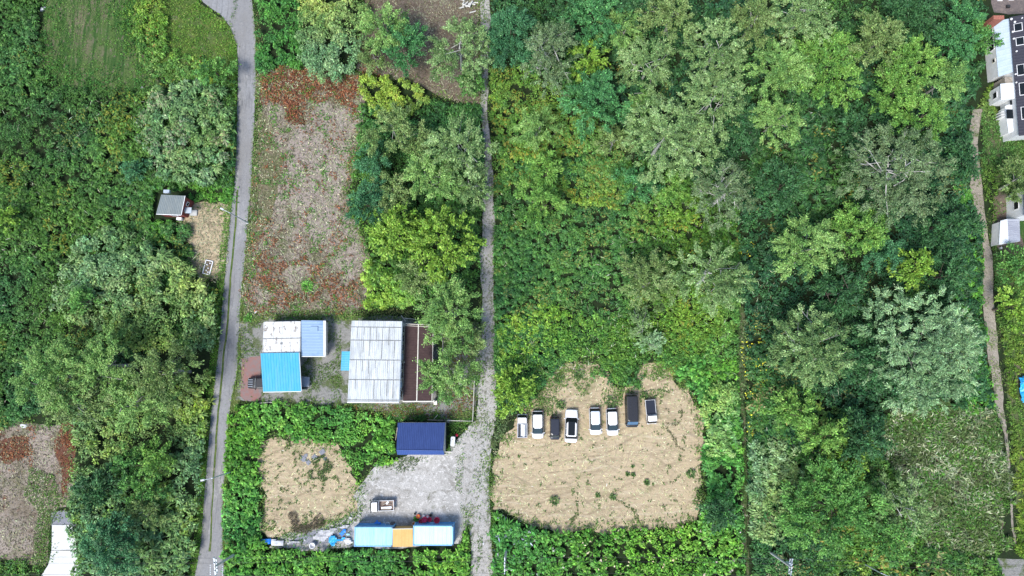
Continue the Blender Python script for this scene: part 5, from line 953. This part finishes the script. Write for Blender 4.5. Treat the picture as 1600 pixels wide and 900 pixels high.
def plant(name, label, px, py, r, pal, n=160, cat='plant'):
    c = P(px, py, .3); d = unit(rg.normal(0, 1, (n, 3))*np.array([1, 1, .5])+np.array([0, 0, .4])); pos = np.array([c.x, c.y, .1])+np.abs(d)*np.sign(d)*np.array([r, r, r*.9])*rg.uniform(.3, 1, (n, 1))
    pos[:, 2] = np.maximum(pos[:, 2], .08); return tag(leaves_obj(name, pos, d, unit(d+np.array([0, 0, 1.])), .28, .16, palette(pal, rg.uniform(0, 1, n), rg), LEAF, at=(c.x, c.y, 0)), label, cat)
plant('potted_plant', 'leafy green plant at the left of the cluster of red tubs', 650, 811, .4, G_['bright'])
plant('weed_plant', 'green weed growing alone in the reddish field above the sheds', 480, 447, 1.0, G_['bright'][1:], 260)
plant('weed_plant', 'green weed on the left of the jeep paving, beside the road', 388, 497, .8, G_['bright'], 160)
for i, (x, y, lb) in enumerate([(905, 585, 'isolated green weed nearest the top edge of the parking clearing'), (877, 633, 'green weed behind the small dark navy car'), (1007, 618, 'green weed above the rightmost pickup truck'), (955, 628, 'green weed behind the white hatchback next to the van'), (990, 742, 'small round weed in the middle of the parking clearing'), (981, 741, 'lighter weed left of the small round weed in the clearing'), (1011, 754, 'grey green weed lower right in the parking clearing'), (958, 777, 'weed in the lower middle of the parking clearing'), (934, 774, 'weed left of the lower middle weed in the clearing'), (989, 729, 'tiny weed above the small round weed in the clearing'), (866, 783, 'spreading weed at the lower left of the parking clearing'), (872, 592, 'green weed at the upper left rim of the parking clearing'), (1080, 740, 'bright weed by the right edge of the parking clearing')]):
    plant('weed_plant', lb, x, y, (.9, .8, .7, 1.0, .35, .35, .5, .5, .4, .25, .8, .8, .8)[i], [(.04, .065, .028), (.065, .1, .035), (.11, .15, .05)], (140, 130, 110, 160, 60, 60, 80, 80, 60, 40, 120, 130, 130)[i])
# gas box, tap and fence by the navy shed
c = P(708, 689, .6); r = empty('oil_tank', (c.x, c.y, 0), 'white upright oil tank on legs right of the navy roof', 'tank', rz=R_(-4))
MB().box((0, 0, .95), (.62, 1.4, .8), bev=.12).build('tank_body', WHITEP, r, bevel=.04)
for sx in (-1, 1):
    for sy in (-1, 1): MB().box((sx*.24, sy*.55, .28), (.06, .06, .56)).build('leg', STEEL, r)
MB().tube([(0, .3, 1.3), (0, .3, 1.45)], .05, 8).build('filler_cap', PLAST, r)
c = P(714, 679.5); r = empty('fire_bucket_stand', (c.x, c.y, 0), 'small red drum just above the white oil tank', 'drum'); MB().lathe([(0, 0), (.2, 0), (.22, .3), (.2, .6), (0, .62)], n=12).build('drum', REDP, r); MB().tube([(-.1, -.1, .6), (-.4, -.6, .9)], .03, 6).build('hose', CREAM, r)
def pipe_fence(label, pts, h=1.1, m=None):
    W_ = [P(a, b) for a, b in pts]; c = W_[0]; r = empty('fence', (c.x, c.y, 0), label, 'fence'); m = m or CREAM
    for z in (h, h*.55): MB().tube([w-c+Vector((0, 0, z)) for w in W_], .045, 6).build('rail', m, r)
    for i in range(len(W_)-1):
        a, b = W_[i]-c, W_[i+1]-c; k = max(1, int((b-a).length/1.8))
        for j in range(k+(i == len(W_)-2)): q = a.lerp(b, j/k); MB().tube([q, q+Vector((0, 0, h+.05))], .05, 6).build('post', m, r)
pipe_fence('cream pipe fence cornering between the barn yard and the gravel lane', [(742, 592), (739, 657.5), (700, 656.5)])
tag(MB().tube([P(668, 656, .3), P(692, 657, .35)], .07, 6).build('pole_on_ground', WOODM), 'wooden pole lying along the north edge of the navy roof', 'pole')
tag(MB().tube([P(678, 655, .3), P(684, 648, .4)], .04, 6).build('pole_on_ground', CREAM), 'short thin stake leaning north of the navy roof', 'stake')
tag(MB().tube([P(618, 688, .3), P(621, 668, .6)], .06, 6).build('pole_on_ground', WOODM), 'grey pole leaning on the left side of the navy roofed garage', 'pole')
tag(MB().tube([P(694, 706, .3), P(706, 706.5, .3)], .06, 6).build('pole_on_ground', CREAM), 'cream pole sticking out right of the navy roof corner', 'pole')
for i, (a, b, lb) in enumerate([((627, 493), (634, 502), 'thin pole leaning at the north east corner of the barn, left one'), ((632, 497), (650, 499), 'long pole lying across the north end of the brown terrace'), ((692, 532), (692, 548), 'pale post lying under the tree right of the terrace'), ((440, 628), (400, 630), 'pale kerb pole lying south of the cyan carport')]):
    tag(MB().tube([P(*a, .3), P(*b, .3)], .05, 6).build('pole_on_ground', CREAM), lb, 'pole')
# log pile, stones and scraps
c = P(727, 8); LG = 'logs of the white log pile'
for i in range(14):
    a = rg.uniform(-.5, 1.9); x, y = c.x+rg.normal(0, .9), c.y+rg.normal(0, .7); L = rg.uniform(.7, 1.5); z = .15+.25*(i % 3); d = Vector((math.cos(a), math.sin(a), 0))*L/2; p = Vector((x, y, z))
    o = MB().tube([-d, d], [.13, .1], 7).build('log', BARKW); o.location = p; tag(o, 'bleached log in the jumbled pile at the top of the gravel lane', 'log', LG)
for i, (x, y, s, lb) in enumerate([(37, 665, .6, 'white flat slab at the north edge of the strip field'), (399, 487, .35, 'white stone beside the road above the sheds'), (67, 14, .5, 'grey white boulder at the top left of the grass field'), (222, 137, .3, 'white stone at the lower edge of the grass field'), (865, 624, .12, 'tiny white stone above the parked cars'), (940, 675, .25, 'white plastic scrap between two white hatchbacks'), (755, 849, .25, 'white stone on the crown of the gravel lane')]):
    p = P(x, y); mb = MB(); n = 9; ring = [(s*(1+.25*math.sin(k*2.3+i))*math.cos(k*6.283/n), s*.6*(1+.25*math.cos(k*1.7+i))*math.sin(k*6.283/n)) for k in range(n)]
    o = mb.prism(ring, 0, s*.35, (0, 0, 0), .3*i, taper=.75).build('stone', TW); o.location = p; tag(o, lb, 'stone')
c = P(490, 716)
for i, (x, y, s) in enumerate([(474, 716, .5), (482, 722, .4), (492, 714, .45), (504, 706, .5), (478, 712, .35), (508, 717, .35)]):
    p = P(x, y); ring = [(s*(1+.3*math.sin(k*2.9+i))*math.cos(k*.7854), s*(1+.3*math.cos(k*1.9+i))*math.sin(k*.7854)) for k in range(8)]
    o = MB().prism(ring, 0, s*.2, (0, 0, 0), 0, taper=.8).build('flat_stone', greyc); o.location = (p.x, p.y, .013); tag(o, 'flat grey stone in the pale patch of the left clearing', 'stone', 'flat grey stones in the left clearing')

# ================================================================ poles and wires
def street_lamp(label, bx, by, tx, ty, armdir, h):
    b = P(bx, by); r = empty('street_lamp', (b.x, b.y, 0), label, 'street lamp')
    MB().tube([(0, 0, 0), (0, 0, h*.5), (0, 0, h)], [.11, .09, .07], 10).build('pole', STEEL, r); MB().box((0, 0, .06), (.4, .4, .12)).build('foot', CONCP, r)
    d = Vector((*armdir, 0)).normalized(); MB().tube([(0, 0, h-.15), d*.5+Vector((0, 0, h+.1)), d*1.1+Vector((0, 0, h+.12))], .035, 6).build('arm', STEEL, r)
    MB().box(d*1.3+Vector((0, 0, h+.12)), (.6, .28, .12), rz=math.atan2(d.y, d.x), taper=.8).build('lamp_head', LAMPG, r); return r
street_lamp('slim street lamp on the dry field side, opposite the red hut', 387, 348, 358, 332, (-1, .5), 6.6)
street_lamp('slim street lamp beside the lower road, above the pole with crossarms', 362, 737, 333, 745, (-1, -.2), 6.6)
street_lamp('curved arm street lamp in the bottom right scrub', 1347, 879, 1362, 887, (1, -.4), 5.5)
WH = {}
def utility_pole(label, bx, by, h, arms, ang, trans=False):
    b = P(bx, by); r = empty('utility_pole', (b.x, b.y, 0), label, 'utility pole', rz=ang); MB().tube([(0, 0, 0), (0, 0, h)], [.19, .12], 12).build('pole', CONCP, r)
    tops = []
    for z, L in arms:
        arm = MB().box((0, 0, z), (.1, L, .1)).build('crossarm', STEEL, r)
        for k in (-.46, -.2, .2, .46):
            MB().lathe([(0, 0), (.05, 0), (.05, .06), (.1, .08), (.1, .12), (.05, .14), (.09, .18), (.04, .22), (0, .24)], (0, L*k, z+.05), 8).build('insulator', INSU, arm)
        tops.append([(Matrix.Rotation(ang, 3, 'Z') @ Vector((0, L*k, z+.26)))+b for k in (-.46, .2, .46)])
    if trans: MB().lathe([(0, 0), (.28, 0), (.3, .1), (.3, .8), (.2, .9), (0, .92)], (.4, 0, h-2.6), 12).build('transformer', STEEL, r)
    for k in range(5): MB().tube([(.1, -.18+.36*(k % 2), 1.8+.9*k), (.1, .18-.36*(k % 2)*0+.1, 1.8+.9*k)], .012, 4).build('step_bolt', STEEL, r)
    return tops
T1 = utility_pole('utility pole with white insulators beside the road at the bottom left', 370, 864, 7.4, [(7.3, 2.6), (6.7, 2.0)], R_(8))
for k, (x, y) in enumerate([(-.9, .4), (-.3, -.2), (.6, .2)]):
    b = P(370, 864); h0 = 6.6-k*.2
    q = empty('insulator_string', (b.x+x*1.0, b.y+y-.4, h0), 'white insulator string hanging on the crossarm pole, '+['outer left', 'middle', 'right'][k]+' one', 'insulator string')
    for j in range(5): MB().lathe([(0, 0), (.09, .02), (.09, .08), (.03, .12), (0, .13)], (0, -.3*j, -.04*j), 8).build('disc', INSU, q)
    MB().tube([(0, .2, .06), (0, -1.3, -.1)], .02, 5).build('rod', STEEL, q)
T2 = utility_pole('utility pole just right of the gravel lane at the bottom', 791, 858, 8.8, [(8.6, 2.2)], 0)
T3 = utility_pole('utility pole with crossarm in the scrub at the bottom right', 1201, 861, 8.8, [(8.6, 2.4), (7.9, 2.0)], R_(-8), True)
far = [(Vector((-110, T1[0][0].y+1, 8))), Vector((120, T3[0][0].y-1, 8.5))]
def wire(a, b, label, sag=.7, r=.016):
    pts = [a.lerp(b, t/10)-Vector((0, 0, sag*4*(t/10)*(1-t/10))) for t in range(11)]; tag(MB().tube(pts, r, 4, cap=False).build('power_wire', WIREM), label, 'wire', None)
nm = ['northern', 'middle', 'southern']
for i in range(3):
    k = 2-i
    wire(T1[0][k], far[0]+Vector((0, (k-1)*1.1, 0)), nm[i]+' wire running from the left crossarm pole to the left edge')
    wire(T1[0][k], T2[0][k], nm[i]+' wire spanning between the road pole and the lane pole')
    wire(T2[0][k], T3[0][k], nm[i]+' wire spanning from the lane pole to the bottom right pole')
    wire(T3[0][k], far[1]+Vector((0, (k-1)*1.1, 0)), nm[i]+' wire running from the bottom right pole to the right edge')
# ================================================================ buildings at the right edge
DROOF = stained('dark_roof', (.03, .03, .045), (.05, .05, .065), 3, .4, .7, .7, (1, 3)); PBLUE = stained('pale_steel_roof', (.42, .52, .6), (.5, .58, .66), 1.2, .4, .65, .45, (1, .5)); TAN = mat('tan_siding', (.55, .33, .18), .8, var=.1); BRICK = mat('brick_red', (.35, .13, .09), .85, var=.2, scale=6)
c = P(1600, 120, 0); o = Vector((c.x, c.y, 0)); r = empty('townhouse', (c.x, c.y, 0), 'long dark roofed townhouse at the upper right edge, with white west wall', 'house')
RF = [P(1577, 27, 3.7), P(1592, 212, 3.7), P(1655, 206, 6.2), P(1640, 15, 6.2)]; RFl = [v-o for v in RF]
ribbed('roof', RFl[0], RFl[1], RFl[2], RFl[3], DROOF, r, 40, .02, .12); RE = [P(1720, 200, 3.7)-o, P(1705, 8, 3.7)-o]; ribbed('roof', RFl[3], RFl[2], RE[0], RE[1], DROOF, r, 40, .02, .12)
hw = walls([RFl[0], RFl[1], RE[0], RE[1]], .25, WWALL, r); g0, g1, g2 = RFl[1], RFl[2], RE[0]
MB().add([g0+Vector((.3, .2, -.15)), g2+Vector((-.3, .2, -.15)), g1+Vector((0, .2, -.15)), g0+Vector((.3, .3, -.15)), g2+Vector((-.3, .3, -.15)), g1+Vector((0, .3, -.15))], [(0, 1, 2), (5, 4, 3), (0, 3, 4, 1), (1, 4, 5, 2), (2, 5, 3, 0)]).build('gable_wall', TAN, r)
def roofspot(u, v): return RFl[0].lerp(RFl[1], u).lerp(RFl[3].lerp(RFl[2], u), v)
slope = (RFl[3]-RFl[0]).normalized(); alng = (RFl[1]-RFl[0]).normalized(); nrm = slope.cross(alng); nrm = nrm if nrm.z > 0 else -nrm; MR = Matrix((slope, alng, nrm)).transposed()
for u, v, wd, L in ((.1, .2, .9, 1.5), (.22, .22, .9, 1.5), (.46, .18, .8, 2.1), (.62, .22, 1.0, 2.4), (.82, .22, 1.0, 2.4)):
    p = roofspot(u, v)+nrm*.06; f = MB().box(p, (wd+.16, L*.75+.16, .12), M=MR).build('skylight', WHITEP, r); MB().box(p+nrm*.04, (wd, L*.75, .1), M=MR).build('pane', GLASS, f)
for i, (u, v) in enumerate([(.02, .04), (.05, .12), (.13, .05), (.19, .06), (.3, .1), (.49, .03), (.56, .03), (.03, .3)]): MB().lathe([(0, 0), (.2-.015*i, 0), (.18-.01*i, .12), (.08, .25), (0, .26)], roofspot(u, v)+nrm*.02, 10).build('roof_vent', WHITEP, r)
p = P(1562, 24, 5.0)-o; MB().box((p.x, p.y-.2, 2.4), (1.6, .6, 4.8)).build('brick_chimney', BRICK, r)
def wing(a, b, c_, d, zl, zh, roofm, nm_='wing_roof', n=10):
    V = [P(*a, zl)-o, P(*b, zh)-o, P(*c_, zh)-o, P(*d, zl)-o]; ribbed(nm_, V[0], V[3], V[2], V[1], roofm, r, n, .015, .08); return V, walls(V, .12, WWALL, r, name='wing_wall')
VA, WA = wing((1552, 34), (1577, 29), (1584, 112), (1560, 120), 2.5, 3.4, PBLUE)
cc = sum(VA, Vector())/4; on_wall(WA[3], 'window', .86, 1.6, 1.0, 1.1, GLASS, r, cen=cc, frame=WHITEP); on_wall(WA[3], 'window', .70, 1.6, 1.2, 1.1, GLASS, r, cen=cc, frame=WHITEP); on_wall(WA[3], 'window', .58, 1.6, 1.0, 1.1, GLASS, r, cen=cc, frame=WHITEP); on_wall(WA[3], 'window', .32, 1.8, .6, .6, GLASS, r, cen=cc, frame=CREAM)
p = WA[3][1].lerp(WA[3][2], .9); MB().lathe([(0, 0), (.35, 0), (.35, .15), (0, .16)], (p.x-.3, p.y, 1.2), 12).build('meter_box', STEEL, r)
VB, WB = wing((1563, 131), (1585, 129), (1586, 154), (1564, 156), 2.9, 3.3, mat('white_roof', (.75, .78, .8), .6, var=.05), n=4)
on_wall(WB[3], 'window', .5, 1.5, 1.0, .9, GLASS, r, cen=sum(VB, Vector())/4, frame=WHITEP)
VC, WC = wing((1570, 166), (1590, 158), (1592, 200), (1576, 209), 2.0, 2.9, mat('white_roof_lower', (.72, .75, .78), .6, var=.05), n=5)
for k, (a, b) in enumerate([(1579, 178), (1583, 160)]): p = P(a, b, 2.6)-o; MB().box((p.x, p.y, 2.55), ((1.0, .8)[k], (1.4, .7)[k], .14)).build('roof_light', GLASS, r)
for k in range(3): p = P(1567, 176+4*k, 1.2)-o; MB().box((p.x, p.y, .8), (1.0, .1, 1.6)).build('stair_rail', WHITEP, r)
p = P(1576, 125, 3)-o; MB().box((p.x, p.y, 1.5), (1.1, 1.0, 3.0)).build('brick_annex', WOODM, r)
tag(MB().box(P(1586, 214, .2)+Vector((0, 0, .2)), (.9, .6, .4), bev=.1).build('storage_tub', paint('turquoise', (.05, .5, .45))), 'turquoise tub by the lower corner of the townhouse', 'tub')
# small metal shed
r, V, o_ = bl('metal_shed', 'little gabled metal shed with white and grey ribbed roof near the right edge', 'shed', [(1563, 345), (1574, 342), (1593, 342), (1594, 377), (1576, 379), (1561, 382)], [2.0, 2.6, 2.1, 2.1, 2.6, 2.0])
ribbed('roof_slope', V[5], V[0], V[1], V[4], paint('white_metal', (.72, .76, .8), .5), r, 12, .03); ribbed('roof_slope', V[2], V[3], V[4], V[1], stained('grey_metal', (.3, .31, .36), (.45, .47, .52), .7, .4, .65, .5, (.3, 2)), r, 12, .03)
walls([V[0], V[2], V[3], V[5]], .1, WWALL, r); 
for a, b, c_ in ((V[0], V[1], V[2]), (V[5], V[4], V[3])):
    MB().add([a+Vector((.15, 0, -.1)), c_+Vector((-.15, 0, -.1)), b+Vector((0, 0, -.1)), a+Vector((.15, -.05, -.1)), c_+Vector((-.15, -.05, -.1)), b+Vector((0, -.05, -.1))], [(0, 1, 2), (5, 4, 3), (0, 3, 4, 1), (1, 4, 5, 2), (2, 5, 3, 0)]).build('gable_wall', WWALL, r)
tag(MB().box(P(1558, 365)+Vector((0, 0, .4)), (.5, 1.0, .8), bev=.08).build('crate', WOODM), 'grey wooden crate against the west side of the little metal shed', 'crate')
tag(MB().box(P(1562, 388)+Vector((0, 0, .2)), (.25, .3, .4), bev=.05).build('crate', TW), 'small white box below the little metal shed', 'box')
r, V, o_ = bl('neighbour_house', 'white walled house corner cut by the right edge above the metal shed', 'house', [(1600, 295), (1680, 290), (1680, 336), (1601, 337)], [4.2, 4.2, 4.2, 4.2])
ribbed('roof', V[0], V[1], V[2], V[3], DROOF, r, 30, .02, .12); wl = walls(V, .2, WWALL, r); on_wall(wl[3], 'window', .5, 2.2, 1.2, 1.0, GLASS, r, cen=Vector((0, 0, 0)), frame=WHITEP)
sheet('dark_paving', [(1578, 300), (1602, 300), (1602, 340), (1582, 338)], .014, pavem, .2, 41); sheet('bare_soil', [(1556, 305), (1580, 300), (1584, 338), (1600, 384), (1598, 398), (1560, 396), (1556, 384)], .012, brownm, .4, 42)
blades('yard_grass', 'grass around the little metal shed near the right edge', [(1552, 296), (1600, 296), (1602, 400), (1556, 400)], .1, .32, .09, [(.05, .1, .025), (.09, .14, .04), (.16, .15, .08)], 26, 79, .42, 1.5)
for i, (x, y) in enumerate([(1562, 1), (1580, 0), (1574, 11)]):
    p = P(x, y); rr = empty('parking_block', (p.x, p.y, .012), ('left white parking block on the forecourt cut by the top edge' if i == 0 else 'right white parking block on the forecourt cut by the top edge') if i < 2 else 'small dark bin on the forecourt at the top right', 'block' if i < 2 else 'bin', 'parking blocks' if i < 2 else None); MB().box((0, 0, .1), (.8, .2, .2) if i < 2 else (.6, .5, .5), taper=.8).build('block', WHITEP if i < 2 else PLAST, rr)
# gap fillers: weeds round the huts
cover('undergrowth', 'weeds and grass around the red walled hut', [(228, 285), (368, 276), (366, 320), (345, 314), (300, 322), (286, 345), (295, 390), (230, 372)], .7, .5, .5, .18, G_['bright'][:3], 2.4, 81, xtra=[SPOT])
cover('undergrowth', 'dark weeds around the navy roofed garage', [(600, 648), (742, 655), (738, 680), (720, 690), (716, 700), (700, 704), (640, 716), (612, 714)], .4, .4, .35, .14, G_['mid'][:3], 1.8, 82, excl=True)
cover('undergrowth', 'weeds on the strip between lane and parking clearing', [(768, 652), (800, 640), (792, 680), (776, 700), (768, 740), (764, 720), (766, 690)], .4, .4, .35, .14, [(.06, .08, .03), (.1, .12, .05), (.15, .15, .08)], 1.8, 83)
cover('undergrowth', 'weeds on the left lower verge of the lane', [(764, 730), (772, 740), (768, 800), (790, 820), (790, 840), (767, 850)], .4, .4, .35, .14, G_['mid'][:3], 1.8, 84)
